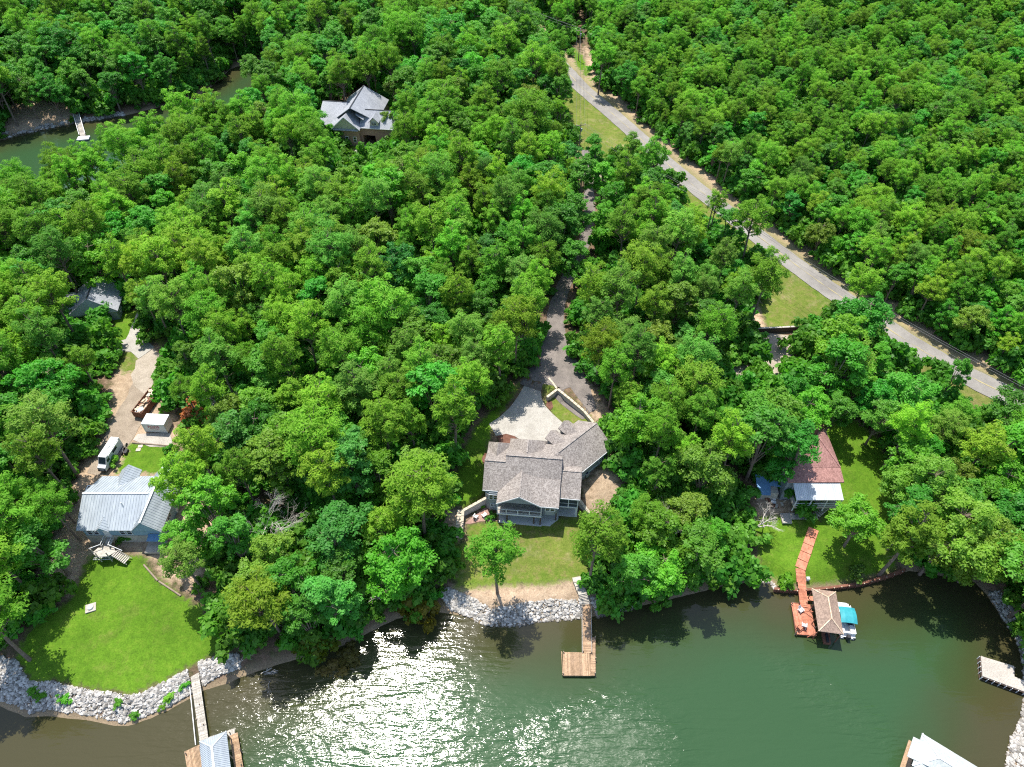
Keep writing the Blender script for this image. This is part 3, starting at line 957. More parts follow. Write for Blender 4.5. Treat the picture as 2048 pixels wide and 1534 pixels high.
for _a, _b in (((-7.45, -4.72, 8.62), (-4.9, -4.72, 8.62)), ((2.5, -7.0, 8.55), (5.25, -7.0, 8.55)), ((5.3, -5.0, 8.42), (8.65, -5.0, 8.42)), (WG(-10.5, 4.2, 8.58), WG(0.35, 4.2, 8.58))):
    MB().beam(_a, _b, 0.07, 0.2).build('fascia', 'trim', mh)
dk = MB()
v = -6.95
while v < -4.25:
    dk.b2(-4.8, 2.5, v, v + 0.13, 5.80, 5.85)
    v += 0.145
dk.build('deck_boards', 'greywood', mh, kind='stuff')
MB().b2(-4.85, 2.53, -7.06, -6.97, 5.52, 5.84).b2(-4.85, -4.78, -6.97, -4.3, 5.52, 5.84).build('deck_rim', 'trim', mh)
xs_ = [-4.78, -3.3, -1.4, 0.5, 2.42]
for i, x in enumerate(xs_):
    MB().b2(x - 0.07, x + 0.07, -7.0, -6.86, 5.85, 8.62 if i in (0, 4) else 6.95).build('railing_post', 'trim', mh)
for x0, x1 in zip(xs_[:-1], xs_[1:]):
    r_ = MB().b2(x0 + 0.08, x1 - 0.08, -6.97, -6.89, 6.85, 6.95).build('railing', 'trim', mh)
    MB().b2(x0 + 0.08, x1 - 0.08, -6.96, -6.90, 6.05, 6.12).build('bottom_rail', 'trim', r_)
    bl = MB()
    x = x0 + 0.2
    while x < x1 - 0.12:
        bl.b2(x, x + 0.03, -6.95, -6.92, 6.12, 6.85)
        x += 0.14
    bl.build('baluster_row', 'dark', r_, kind='stuff')
for x, y in ((-4.7, -6.85), (-3.2, -6.75), (1.3, -6.75), (2.35, -6.85), (4.9, -5.7), (-4.6, -4.6)):
    MB().b2(x - 0.11, x + 0.11, y - 0.11, y + 0.11, 3.0, 5.5).build('support_post', 'darkwood', mh)
MB().slab([(-4.7, -4.2, 3.12), (-4.7, -7.05, 3.12), (2.6, -7.15, 3.12), (2.65, -6.95, 3.12), (4.0, -6.95, 3.12), (5.35, -5.5, 3.12), (5.35, -4.75, 3.12), (8.45, -4.75, 3.12), (8.45, -0.9, 3.12), (-4.7, -0.9, 3.12)], 0.35).build('patio_slab', 'patio', mh)
# screened porch
MB().b2(5.15, 8.4, -4.75, -1.25, 5.62, 5.85).build('porch_floor', 'trim', mh)
for x, y in ((5.2, -4.65), (6.8, -4.65), (8.32, -4.65), (8.32, -2.9)):
    MB().b2(x - 0.08, x + 0.08, y - 0.08, y + 0.08, 5.86, 8.5).build('porch_post', 'trim', mh)
MB().b2(5.3, 8.24, -4.69, -4.61, 6.75, 6.83).build('porch_rail', 'trim', mh)
MB().b2(5.28, 6.72, -4.66, -4.64, 5.9, 8.35).build('insect_screen', 'navy', mh)
MB().b2(6.88, 8.24, -4.66, -4.64, 5.9, 8.35).build('insect_screen', 'navy', mh)
MB().b2(8.05, 8.4, -4.7, -4.3, 3.0, 5.62).build('support_post', 'trim', mh)
for x in (-6.0, -5.3):
    window(mh, (x, -4.97, 7.4), 0.62, 1.3, SOUTH, 0)
window(mh, (-6.66, -4.72, 7.4), 0.6, 1.3, SOUTH - 0.7, 0)
window(mh, (-5.6, -4.97, 5.0), 1.1, 0.7, SOUTH, 1)
for x in (3.45, 4.25):
    window(mh, (x, -6.47, 7.55), 0.72, 1.25, SOUTH, 0)
window(mh, (4.86, -6.14, 7.55), 0.6, 1.25, SOUTH + 0.65, 0)
for x in (-3.4, -1.2, 1.0):
    window(mh, (x, -4.22, 7.0), 1.7, 2.1, SOUTH, 1)
for x in (-3.2, -0.6, 2.2, 4.0):
    window(mh, (x, -4.22, 4.2), 1.5, 2.0, SOUTH, 1)
for s in (-7.3, -2.0):
    p = WG(s, 3.72, 7.2)
    window(mh, p, 1.2, 1.3, math.atan2(-0.664, 0.748), 1)
tb = MB().beam(WG(-8.5, 3.74, 6.1), WG(-0.15, 3.74, 6.1), 0.06, 0.22).build('trim_band', 'trim', mh)
for s in (-2.9, -6.1):
    o = MB().slab([WG(s - 1.2, -3.72, 7.9), WG(s + 1.2, -3.72, 7.9), WG(s + 1.2, -3.8, 7.9), WG(s - 1.2, -3.8, 7.9)], 2.2).build('garage_door', 'white', mh)
door(mh, (-0.6, 6.22, 6.7), 1.1, 2.1, NORTH, 'darkwood')
for x in (-2.6, 1.3):
    window(mh, (x, 6.21, 7.0), 0.9, 1.3, NORTH, 0)
for i in range(2):
    p = G(1163 + i * 9, 956 - i * 5)
    t_ = thing('heat_pump', ('left' if i == 0 else 'right') + ' heat pump unit in the shade beside the garage wing', 'heat pump', p, 0.7, 'heat pumps beside the garage wing')
    MB().box((0, 0, p.z + 0.45), (0.8, 0.8, 0.9)).build('case', 'steel', t_)
    MB().tube([(0, 0, p.z + 0.9), (0, 0, p.z + 0.94)], 0.32, 12).build('fan_grille', 'dark', t_)

# --- retaining walls of the lake house
def block_wall(label, pts, tops, bottoms, thick=0.35, cap='cap', face='block', piece=0.95, name='retaining_wall'):
    """block wall along world points, with cap stones as single pieces"""
    c = Vector(pts[0])
    root = thing(name, label, 'wall', (c.x, c.y, bottoms[0]))
    mb = MB()
    caps = []
    for i in range(len(pts) - 1):
        a, b = Vector(pts[i][:2]), Vector(pts[i + 1][:2])
        d = (b - a).normalized()
        n = Vector((-d.y, d.x)) * thick / 2
        vs = []
        for p, zt, zb in ((a, tops[i], bottoms[i]), (b, tops[i + 1], bottoms[i + 1])):
            q = p - c.xy
            vs += [(q.x - n.x, q.y - n.y, zb), (q.x + n.x, q.y + n.y, zb), (q.x + n.x, q.y + n.y, zt), (q.x - n.x, q.y - n.y, zt)]
        mb.add(vs, [(3, 2, 1, 0), (4, 5, 6, 7), (0, 1, 5, 4), (1, 2, 6, 5), (2, 3, 7, 6), (3, 0, 4, 7)])
        L = (b - a).length
        k = max(1, round(L / piece))
        for j in range(k):
            t0, t1 = j / k + 0.012, (j + 1) / k - 0.012
            p0, p1 = a.lerp(b, t0) - c.xy, a.lerp(b, t1) - c.xy
            z0 = tops[i] + (tops[i + 1] - tops[i]) * t0 + 0.05
            z1 = tops[i] + (tops[i + 1] - tops[i]) * t1 + 0.05
            caps.append(((p0.x, p0.y, z0), (p1.x, p1.y, z1)))
    mb.build('wall_face', face, root)
    for p0, p1 in caps:
        MB().beam(p0, p1, thick + 0.12, 0.10).build('cap_stone', cap, root)
    return root

wp = [P(1094, 795, 6.6), P(1115, 779, 6.9), P(1140, 799, 6.9), P(1168, 823, 6.6), P(1187, 846, 6.2)]
block_wall('L-shaped pale block retaining wall beside the gravel drive', wp, [6.7, 7.0, 7.0, 6.7, 6.3], [5.4] * 5)
wp = [P(973, 996, 4.9), P(926, 1022, 4.4), P(922, 1076, 3.3)]
block_wall('pale block wall running from the house down beside the stone steps', wp, [5.0, 4.5, 3.2], [2.8, 2.6, 2.2])
wp = [P(1154, 994, 4.8), P(1180, 1028, 3.6)]
block_wall('short sloping block wall at the right rear corner of the lake house', wp, [5.0, 3.6], [2.8, 2.4])
pts = [P(1097, 757, 6.6), P(1105, 766, 6.7), P(1113, 777, 6.8)]
block_wall('low row of edging stones leading to the block wall corner', pts, [6.75, 6.8, 6.85], [6.2] * 3, 0.25, 'cap', 'block', 0.6, 'stone_edging')
e = G(1480, 664)
pts = [G(1440, 663), G(1510, 666), G(1560, 664), G(1612, 661)]
block_wall('long dark timber retaining wall below the roadside lawn', pts, [p.z + 1.3 for p in pts], [p.z - 0.3 for p in pts], 0.3, 'greywood', 'darkwood', 2.2)

# stone steps beside the wall
st = thing('garden_steps', 'flight of pale stone steps descending left of the house retaining wall', 'steps', G(919, 1030))
base = Vector(st.location)
for k in range(9):
    t = k / 8
    p = P(919.8 + (914.6 - 919.8) * t, 1023 + 50 * t, 4.35 - 1.25 * t)
    MB().box((p.x - base.x, p.y - base.y, p.z - 0.15), (0.95, 0.58, 0.5), R(-2)).build('step', 'cap', st)

# --- the metal-roofed house on the left
lh = thing('metal_roofed_house', 'blue-grey house with white standing-seam metal roof above the big left lawn', 'house', (-62.0, 64.6, 4.6))
lx, ly = -62.0, 64.6
def LH(x, y, z): return (x - lx, y - ly, z)
MB().b2(-6.2, 6.1, -4.7, 4.9, 4.2, 8.2).poly([LH(-68.2, 59.9, 8.2), LH(-68.2, 69.5, 8.2), LH(-68.2, 64.6, 10.7)]).build('wall', 'bluesiding', lh)
MB().b2(-6.25, 6.15, -4.78, -4.7, 4.2, 6.3).build('foundation', 'oldconcrete', lh)
planes = [[LH(-68.75, 64.7, 11), LH(-57.65, 64.7, 11), LH(-57.65, 59.45, 8.4), LH(-68.75, 59.45, 8.4)],
          [LH(-68.75, 64.7, 11), LH(-57.65, 64.7, 11), LH(-57.65, 69.95, 8.4), LH(-68.75, 69.95, 8.4)],
          [LH(-57.65, 59.2, 10.95), LH(-57.65, 70.3, 10.95), LH(-60.0, 70.3, 8.45), LH(-60.0, 59.2, 8.45)],
          [LH(-57.65, 59.2, 10.95), LH(-57.65, 70.3, 10.95), LH(-55.2, 70.3, 8.35), LH(-55.2, 59.2, 8.35)],
          [LH(-64.6, 59.2, 9.45), LH(-64.6, 61.9, 9.45), LH(-65.7, 59.4, 8.45), LH(-65.7, 59.2, 8.45)],
          [LH(-64.6, 59.2, 9.45), LH(-64.6, 61.9, 9.45), LH(-63.5, 59.4, 8.45), LH(-63.5, 59.2, 8.45)],
          [LH(-64.2, 71.2, 10.0), LH(-64.2, 66.6, 10.0), LH(-65.9, 69.9, 8.5), LH(-65.9, 71.2, 8.5)],
          [LH(-64.2, 71.2, 10.0), LH(-64.2, 66.6, 10.0), LH(-62.5, 69.9, 8.5), LH(-62.5, 71.2, 8.5)]]
rm, rb = MB(), MB()
for pl in planes:
    rm.slab(pl, 0.12)
    ribs(rb, pl, 0.45, 0.06, 0.05)
rf = rm.build('roof', 'metalroof', lh)
rb.build('seam', 'metalroof', rf, kind='stuff')
MB().beam(LH(-68.75, 64.7, 11.05), LH(-58.2, 64.7, 11.05), 0.3, 0.06).beam(LH(-57.65, 59.2, 11.02), LH(-57.65, 70.3, 11.02), 0.3, 0.06).build('ridge_cap', 'whitemetal', rf)
MB().poly([LH(-59.7, 59.35, 8.5), LH(-55.5, 59.35, 8.45), LH(-57.65, 59.35, 10.75)]).build('gable_face', 'bluesiding', lh)
MB().poly([LH(-65.5, 59.3, 8.5), LH(-63.7, 59.3, 8.5), LH(-64.6, 59.3, 9.35)]).build('gable_face', 'bluesiding', lh)
MB().tube([LH(-62.0, 63.0, 10.0), LH(-62.0, 63.0, 10.9)], 0.09, 8).build('vent_pipe', 'white', rf)
MB().tube([LH(-58.9, 66.4, 10.0), LH(-58.9, 66.4, 10.6)], 0.05, 6).build('vent_pipe', 'dark', rf)
ch = MB().box(LH(-69.4, 67.2, 6.7), (1.3, 1.0, 4.6)).build('chimney', 'white', lh)
MB().box(LH(-69.4, 67.2, 9.05), (0.7, 0.55, 0.12)).build('flue', 'dark', ch)
for x in (-67.2, -66.2, -62.0, -60.9):
    window(lh, LH(x, 59.88, 7.2), 0.8, 1.1, SOUTH, 0)
door(lh, LH(-64.6, 59.88, 6.9), 0.95, 2.0, SOUTH)
window(lh, LH(-55.88, 63.0, 7.0), 1.2, 1.1, EAST, 1)
window(lh, LH(-55.88, 67.0, 7.0), 1.2, 1.1, EAST, 1)
MB().slab([LH(-58.0, 59.8, 6.9), LH(-55.9, 59.8, 6.9), LH(-55.9, 58.6, 6.6), LH(-58.0, 58.6, 6.6)], 0.08).build('awning', 'tarp', lh)
MB().slab([LH(-58.6, 59.75, 4.9), LH(-55.6, 59.75, 4.9), LH(-55.6, 57.6, 4.9), LH(-58.6, 57.6, 4.9)], 0.4).build('stoop', 'oldconcrete', lh)
# grey stair deck in front of it
sd = thing('stair_deck', 'grey wooden bridge deck with angled landing and stairs below the metal roof', 'deck', (-64.4, 58.5, hz(-64.4, 58.0)))
ox, oy, oz = sd.location
def SD(x, y, z): return (x - ox, y - oy, z)
b_ = MB()
for k in range(13):
    b_.box(SD(-64.4, 59.7 - k * 0.15, 5.85), (1.15, 0.13, 0.05))
b_.build('bridge_boards', 'greywood', sd, kind='stuff')
MB().slab([SD(-65.7, 57.9, 5.83), SD(-63.2, 57.9, 5.83), SD(-62.6, 57.2, 5.83), SD(-63.6, 56.4, 5.83), SD(-65.2, 56.3, 5.83), SD(-66.3, 57.0, 5.83)], 0.12).build('landing', 'greywood', sd)
for x in (-65.02, -63.78):
    MB().beam(SD(x, 59.7, 6.75), SD(x, 57.9, 6.75), 0.07, 0.08).build('handrail', 'trim', sd)
    MB().beam(SD(x, 59.7, 6.2), SD(x, 57.9, 6.2), 0.05, 0.06).build('handrail', 'trim', sd)
MB().beam(SD(-65.0, 57.95, 6.75), SD(-66.5, 57.2, 6.75), 0.08, 0.08).build('handrail', 'trim', sd)
MB().beam(SD(-63.8, 57.95, 6.75), SD(-61.6, 57.3, 6.0), 0.08, 0.08).build('handrail', 'trim', sd)
for x, y in ((-66.2, 57.1), (-65.2, 56.4), (-63.6, 56.5), (-65.0, 57.9), (-63.8, 57.9)):
    MB().box(SD(x, y, 5.4), (0.12, 0.12, 2.7)).build('post', 'greywood', sd)
for k in range(8):
    MB().box(SD(-62.75 + k * 0.24, 57.0 - k * 0.10, 5.72 - k * 0.15), (0.25, 1.15, 0.06), R(-24)).build('step', 'greywood', sd)
MB().beam(SD(-62.9, 56.5, 5.6), SD(-61.0, 55.8, 4.3), 0.06, 0.2).beam(SD(-62.5, 57.6, 5.6), SD(-60.6, 56.9, 4.3), 0.06, 0.2).build('stringer', 'greywood', sd)
p = G(207, 1117)
ld = thing('ladder', 'pale ladder lying on the ground in front of the stair deck', 'ladder', p, R(2))
MB().beam((-1.6, -0.22, p.z + 0.07), (1.6, -0.22, p.z + 0.07), 0.07, 0.09).beam((-1.6, 0.22, p.z + 0.07), (1.6, 0.22, p.z + 0.07), 0.07, 0.09).build('rail', 'white', ld)
for k in range(11):
    MB().box((-1.45 + k * 0.29, 0, p.z + 0.075), (0.06, 0.36, 0.05)).build('rung', 'white', ld)
p = G(353, 1022)
t_ = thing('water_heater_tank', 'white round tank standing right of the metal-roofed house', 'tank', p)
MB().tube([(0, 0, p.z), (0, 0, p.z + 0.75), (0, 0, p.z + 0.95)], [0.38, 0.38, 0.2], 14).build('tank_body', 'white', t_)
MB().tube([(0, 0, p.z + 0.95), (0, 0, p.z + 1.0)], 0.14, 10).build('tank_lid', 'navy', t_)

# --- slate-roofed house up the hill
uh = thing('slate_roofed_house', 'brick house with steep slate-grey roofs and cream gable in the upper woods', 'house', (-44.4, 196.3, hz(-45, 192) + 0.6), R(-7))
zb = BZ[uh.name]
roof = MB()
roof.slab([(0, 8.5, 15.3), (0, -6.0, 15.3), (6.3, -3.0, 10.2), (6.3, 11.0, 10.2)]).slab([(0, 8.5, 15.3), (0, -6.0, 15.3), (-6.3, -3.0, 10.2), (-6.3, 11.0, 10.2)])
roof.slab([(0, 8.5, 15.3), (6.3, 11.0, 10.2), (-6.3, 11.0, 10.2)])
roof.slab([(-10.6, 1.8, 13.2), (-2.5, 1.8, 13.2), (-2.5, -6.0, 9.9), (-10.6, -6.0, 9.9)]).slab([(-10.6, 1.8, 13.2), (-2.5, 1.8, 13.2), (-2.5, 7.5, 10.2), (-10.6, 7.5, 10.2)])
roof.slab([(2.0, -1.6, 13.0), (10.2, -1.6, 13.0), (11.8, -6.5, 9.9), (2.0, -6.5, 9.9)]).slab([(2.0, -1.6, 13.0), (10.2, -1.6, 13.0), (11.8, 3.5, 9.9), (2.0, 3.5, 9.9)])
roof.slab([(10.2, -1.6, 13.0), (11.8, -6.5, 9.9), (11.8, 3.5, 9.9)])
roof.slab([(-1.6, -8.0, 13.4), (-1.6, 0, 13.4), (-5.6, 0, 9.9), (-5.6, -8.0, 9.9)]).slab([(-1.6, -8.0, 13.4), (-1.6, 0, 13.4), (2.4, 0, 9.9), (2.4, -8.0, 9.9)])
rf = roof.build('roof', 'sh_slate', uh)
MB().beam((0, 8.5, 15.34), (0, -6.0, 15.34), 0.3, 0.07).beam((-10.6, 1.8, 13.24), (-2.5, 1.8, 13.24), 0.3, 0.07).beam((2.0, -1.6, 13.04), (10.2, -1.6, 13.04), 0.3, 0.07).build('ridge_cap', 'dark', rf)
MB().b2(-10.2, -2.6, -5.6, 7.1, zb - 0.5, 9.95).b2(-5.2, 2.0, -7.6, 3, zb - 0.5, 9.8).b2(2.0, 2.6, -6.1, 3, zb - 0.5, 9.9).b2(6.2, 11.4, -6.1, 3.1, zb - 0.5, 9.85).b2(2.6, 6.2, -6.1, 3, zb + 2.2, 9.9).b2(-6, 6, 3, 10.6, zb - 0.5, 10).poly([(-10.2, -5.6, 9.9), (-10.2, 7.1, 9.9), (-10.2, 1.8, 13.0)]).build('wall', 'redbrick', uh)
MB().b2(2.7, 6.1, -2.5, -2.4, zb, zb + 2.2).build('garage_back', 'dark', uh)
MB().poly([(-5.2, -7.65, 9.9), (2.0, -7.65, 9.9), (-1.6, -7.65, 13.1)]).build('gable_face', 'cream', uh)
MB().beam((-5.7, -8.05, 9.75), (-1.6, -8.05, 13.35), 0.1, 0.3).beam((-1.6, -8.05, 13.35), (2.5, -8.05, 9.75), 0.1, 0.3).build('fascia', 'white', uh)
MB().beam((2.4, -6.55, 9.8), (11.8, -6.55, 9.8), 0.1, 0.2).build('fascia', 'white', uh)
MB().slab([(-5.2, -7.5, 9.95), (2.0, -7.5, 9.95), (2.0, -8.3, 9.7), (-5.2, -8.3, 9.7)], 0.12).build('lower_eave', 'sh_slate', uh)
for x in (-3.9, -1.7, 0.6):
    window(uh, (x, -7.62, zb + 1.5), 0.9, 1.5, SOUTH, 0, 'white')
dm = MB().slab([(6.2, -6.1, 12.9), (6.2, -2.0, 12.9), (4.7, -3.8, 11.4), (4.7, -6.1, 11.4)], 0.15).slab([(6.2, -6.1, 12.9), (6.2, -2.0, 12.9), (7.7, -3.8, 11.4), (7.7, -6.1, 11.4)], 0.15).build('dormer', 'sh_slate', uh)
MB().b2(5.0, 7.4, -5.8, -3.0, 10.2, 11.4).poly([(5.0, -5.82, 11.38), (7.4, -5.82, 11.38), (6.2, -5.82, 12.65)]).build('dormer_wall', 'cream', dm)
window(uh, (6.2, -5.84, 11.0), 1.4, 0.9, SOUTH, 1, 'white')
dm = MB().slab([(1.2, -5.6, 13.2), (0.3, -2.0, 13.5), (3.0, -2.2, 11.8), (3.2, -5.6, 11.8)], 0.12).build('cross_gable', 'sh_slate', uh)

# --- grey-roofed house at the left
gh = thing('grey_roofed_house', 'grey hip-roofed house half hidden by pines at the left edge', 'house', (-87.3, 114.6, hz(-86, 112)), R(10))
zb = BZ[gh.name]
roof = MB()
roof.slab([(0, 4.2, 12.6), (0, -3.6, 12.6), (5.0, -4.4, 9.4), (5.0, 4.6, 9.4)]).slab([(0, 4.2, 12.6), (0, -3.6, 12.6), (-4.8, -4.4, 9.4), (-4.8, 4.6, 9.4)])
roof.slab([(0, -3.6, 12.6), (5.0, -4.6, 9.4), (-4.8, -4.6, 9.4)], 0.1)
roof.slab([(-9.0, -0.2, 11.3), (-1, -0.2, 11.3), (-1, -4.6, 9.3), (-9.0, -4.6, 9.3)]).slab([(-9.0, -0.2, 11.3), (-1, -0.2, 11.3), (-1, 3.8, 9.3), (-9.0, 3.8, 9.3)])
rf = roof.build('roof', 'sh_slate', gh)
MB().beam((0, 4.2, 12.64), (0, -3.6, 12.64), 0.28, 0.06).build('ridge_cap', 'dark', rf)
MB().b2(-4.4, 4.6, -4.2, 4.2, zb - 0.5, 9.4).b2(-8.6, -4.4, -4.1, 3.4, zb - 0.5, 9.2).build('wall', 'siding', gh)
for y in (-2.2, 1.6):
    window(gh, (4.62, y, zb + 1.5), 1.0, 1.2, EAST, 1)
window(gh, (2.0, -4.22, zb + 1.5), 1.2, 1.2, SOUTH, 1)
door(gh, (0.2, -4.22, zb + 1.1), 1.0, 2.1, SOUTH)

# --- red-roofed house on the right
rz_ = hz(51, 70)
rh = thing('red_roofed_house', 'house with red-brown shingle roof and white metal porch roof on the right', 'house', (50.5, 73.0, rz_))
def RH(x, y, z): return (x - 50.5, y - 73.0, z)
roof = MB()
E_, W_, S_, N_ = 55.1, 45.6, 70.9, 79.4
roof.slab([RH(48.6, 75.2, 11.9), RH(52.1, 75.2, 11.9), RH(E_, S_, 9.5), RH(W_, S_, 9.5)]).slab([RH(48.6, 75.2, 11.9), RH(52.1, 75.2, 11.9), RH(E_, N_, 9.5), RH(W_, N_, 9.5)])
roof.slab([RH(52.1, 75.2, 11.9), RH(E_, S_, 9.5), RH(E_, N_, 9.5)]).slab([RH(48.6, 75.2, 11.9), RH(W_, S_, 9.5), RH(W_, N_, 9.5)])
roof.slab([RH(W_ + 0.3, S_ - 0.02, 9.46), RH(E_, S_ - 0.02, 9.46), RH(E_ + 0.1, 68.5, 8.7), RH(W_ + 0.3, 68.5, 8.7)])
rf = roof.build('roof', 'sh_red', rh)
MB().beam(RH(48.6, 75.2, 11.94), RH(52.1, 75.2, 11.94), 0.25, 0.06).beam(RH(52.1, 75.2, 11.94), RH(E_, S_, 9.54), 0.22, 0.05).build('ridge_cap', 'sh_red', rf)
ch = MB().box(RH(51.6, 77.2, 11.6), (1.3, 1.3, 2.2)).build('chimney', 'darkwood', rh)
MB().box(RH(51.6, 77.2, 12.75), (0.6, 0.6, 0.12)).build('flue', 'dark', ch)
MB().box(RH(47.6, 72.6, 10.6), (0.8, 0.6, 0.12)).build('skylight', 'glass', rf)
MB().b2(-4.5, 4.2, -4.2, 6.0, rz_ - 0.5, 8.5).b2(-4.4, 4.2, -2.0, 6.0, 8.5, 9.45).build('wall', 'siding', rh)
pl = [RH(46.8, 68.55, 8.45), RH(54.6, 68.55, 8.45), RH(54.6, 65.7, 7.6), RH(46.8, 65.7, 7.6)]
pr = MB().slab(pl, 0.08).build('porch_roof', 'whitemetal', rh)
ribs(MB(), pl, 0.3, 0.05, 0.05).build('corrugation', 'whitemetal', pr, kind='stuff')
MB().slab([RH(46.9, 68.7, 5.6), RH(54.5, 68.7, 5.6), RH(54.5, 65.6, 5.6), RH(46.9, 65.6, 5.6)], 0.25).build('porch_deck', 'greywood', rh)
for x in (46.95, 49.4, 52.0, 54.4):
    MB().box(RH(x, 65.75, 6.0), (0.13, 0.13, 3.2)).build('porch_post', 'trim', rh)
MB().beam(RH(46.95, 65.72, 6.55), RH(54.4, 65.72, 6.55), 0.06, 0.1).build('railing', 'trim', rh)
MB().beam(RH(46.95, 65.72, 6.0), RH(54.4, 65.72, 6.0), 0.05, 0.07).build('railing', 'trim', rh)
for x in (47.8, 50.8, 53.0):
    window(rh, RH(x, 68.78, 7.1), 1.1, 1.2, SOUTH, 1)
for y in (71.5, 76.5):
    window(rh, RH(54.72, y, 7.2), 1.2, 1.1, EAST, 1)
p = G(1610, 1034)
ls = thing('lower_deck', 'weathered lower deck and stairs in front of the red-roofed house', 'deck', p)
o = p
mb = MB()
for k in range(34):
    mb.box((-3.0 + k * 0.15, 0, o.z + 0.28), (0.13, 1.3, 0.05))
mb.build('deck_boards', 'greywood', ls, kind='stuff')
MB().box((-3.4, -0.4, o.z + 0.16), (1.6, 1.9, 0.35)).build('landing_slab', 'concrete', ls)
for k in range(7):
    MB().box((2.1 + k * 0.27, 0.35 + k * 0.16, o.z + 0.35 + k * 0.17), (0.30, 1.2, 0.06), R(28)).build('step', 'greywood', ls)
MB().beam((2.0, 0.9, o.z + 1.1), (4.0, 2.1, o.z + 2.3), 0.06, 0.08).beam((2.3, -0.3, o.z + 1.1), (4.3, 0.9, o.z + 2.3), 0.06, 0.08).build('handrail', 'greywood', ls)
p = G(1530, 985)
ts = thing('tarp_shed', 'small shed under a blue tarp left of the red-roofed house', 'shed', p, R(-6))
MB().b2(-1.6, 1.6, -1.4, 1.5, p.z - 0.2, p.z + 1.9).build('wall', 'greywood', ts)
MB().slab([(-2.0, 1.8, p.z + 2.5), (2.3, 1.6, p.z + 2.4), (2.2, -0.1, p.z + 2.1), (-2.0, 0.0, p.z + 2.2)], 0.05).slab([(-2.0, 0.0, p.z + 2.2), (0.4, -0.02, p.z + 2.15), (0.2, -1.9, p.z + 1.9), (-1.8, -1.9, p.z + 1.8)], 0.05).build('tarp_roof', 'tarp', ts)
rj = random.Random(8)
p = G(1552, 1002)
jp = thing('junk_pile', 'heap of scrap boards and pots between tarp shed and red-roofed house', 'junk pile', p)
for k in range(16):
    MB().box((rj.uniform(-1.6, 1.6), rj.uniform(-1.3, 1.3), p.z + rj.uniform(0.1, 0.5)), (rj.uniform(0.3, 1.2), rj.uniform(0.15, 0.5), rj.uniform(0.1, 0.4)), rj.uniform(0, 3)).build('board', rj.choice(['debris', 'white', 'rust', 'greywood']), jp)

# ------------------------------------------------------------ docks and boathouses
def planks(mb, a, b, width, z, pitch=0.15, z1=None):
    a, b = Vector(a[:2]), Vector(b[:2])
    d = b - a
    k = int(d.length / pitch)
    ang = math.atan2(d.y, d.x)
    for i in range(k):
        t = (i + 0.5) / k
        p = a + d * t
        zz = z if z1 is None else z + (z1 - z) * t
        mb.box((p.x, p.y, zz), (pitch * 0.88, width, 0.05), ang)
    return mb

def off(pt, o): return Vector((pt[0] - o[0], pt[1] - o[1], pt[2]))

md = thing('wooden_dock', 'tan wooden dock with square end platform below the middle lawn', 'dock', (10, 43, 0))
o = Vector((10, 43, 0))
def DK(px, py, z): return off(P(px, py, z), o)
planks(MB(), DK(1173, 1208, 0.95), DK(1174, 1306, 0.65), 1.25, 0.95, z1=0.65).build('walkway_boards', 'deckwood', md, kind='stuff')
planks(MB(), DK(1126, 1327, 0.6), DK(1181, 1328, 0.6), 3.45, 0.58).build('platform_boards', 'deckwood', md, kind='stuff')
planks(MB(), DK(1186, 1274, 0.55), DK(1186, 1350, 0.55), 0.75, 0.5).build('finger_boards', 'deckwood', md, kind='stuff')
c0, c1 = DK(1126, 1350, 0.55), DK(1181, 1350, 0.55)
MB().beam((c0.x, c0.y - 0.05, 0.45), (c1.x + 0.6, c1.y - 0.05, 0.45), 0.08, 0.3).beam((c0.x - 0.05, c0.y, 0.45), (c0.x - 0.05, c0.y + 3.5, 0.45), 0.08, 0.3).build('rim_board', 'deckwood', md)
for s in (-0.72, 0.72):
    a, b = DK(1173, 1212, 0.9), DK(1174, 1306, 0.65)
    MB().beam((a.x + s, a.y, 1.02), (b.x + s, b.y, 0.72), 0.08, 0.14).build('kerb_rail', 'greywood', md)
for px, py in ((1166, 1240), (1182, 1240), (1165, 1272), (1183, 1272), (1166, 1304), (1183, 1306), (1127, 1306), (1126, 1348), (1190, 1348), (1191, 1318), (1190, 1276)):
    q = DK(px, py, 0.5)
    MB().tube([(q.x, q.y, -1.5), (q.x, q.y, 1.05)], 0.09, 8).build('pile', 'polewood', md)
ds = thing('dock_stairs', 'pale timber stairs stepping down from the middle lawn to the wooden dock', 'stairs', G(1160, 1175))
o2 = Vector(ds.location)
path = [(1154, 1159, 2.55), (1157, 1167, 2.45), (1160, 1175, 2.3), (1164, 1184, 2.1)]
for k, q in enumerate(path):
    w = off(P(*q), o2)
    MB().box(w, (1.35, 0.82, 0.16), R(12)).build('step', 'greywood', ds)
for k in range(7):
    t = k / 6
    w = off(P(1165.5 + 6 * t, 1190 + 17 * t, 1.95 - 0.95 * t), o2)
    MB().box(w, (1.3, 0.30, 0.07), R(12 - 8 * t)).build('tread', 'greywood', ds)
a, b = off(P(1159, 1189, 1.95), o2), off(P(1166, 1208, 0.95), o2)
MB().beam(a - Vector((0, 0, 0.15)), b - Vector((0, 0, 0.15)), 0.08, 0.25).beam(a + Vector((1.25, 0, -0.15)), b + Vector((1.2, 0, -0.15)), 0.08, 0.25).build('stringer', 'greywood', ds)

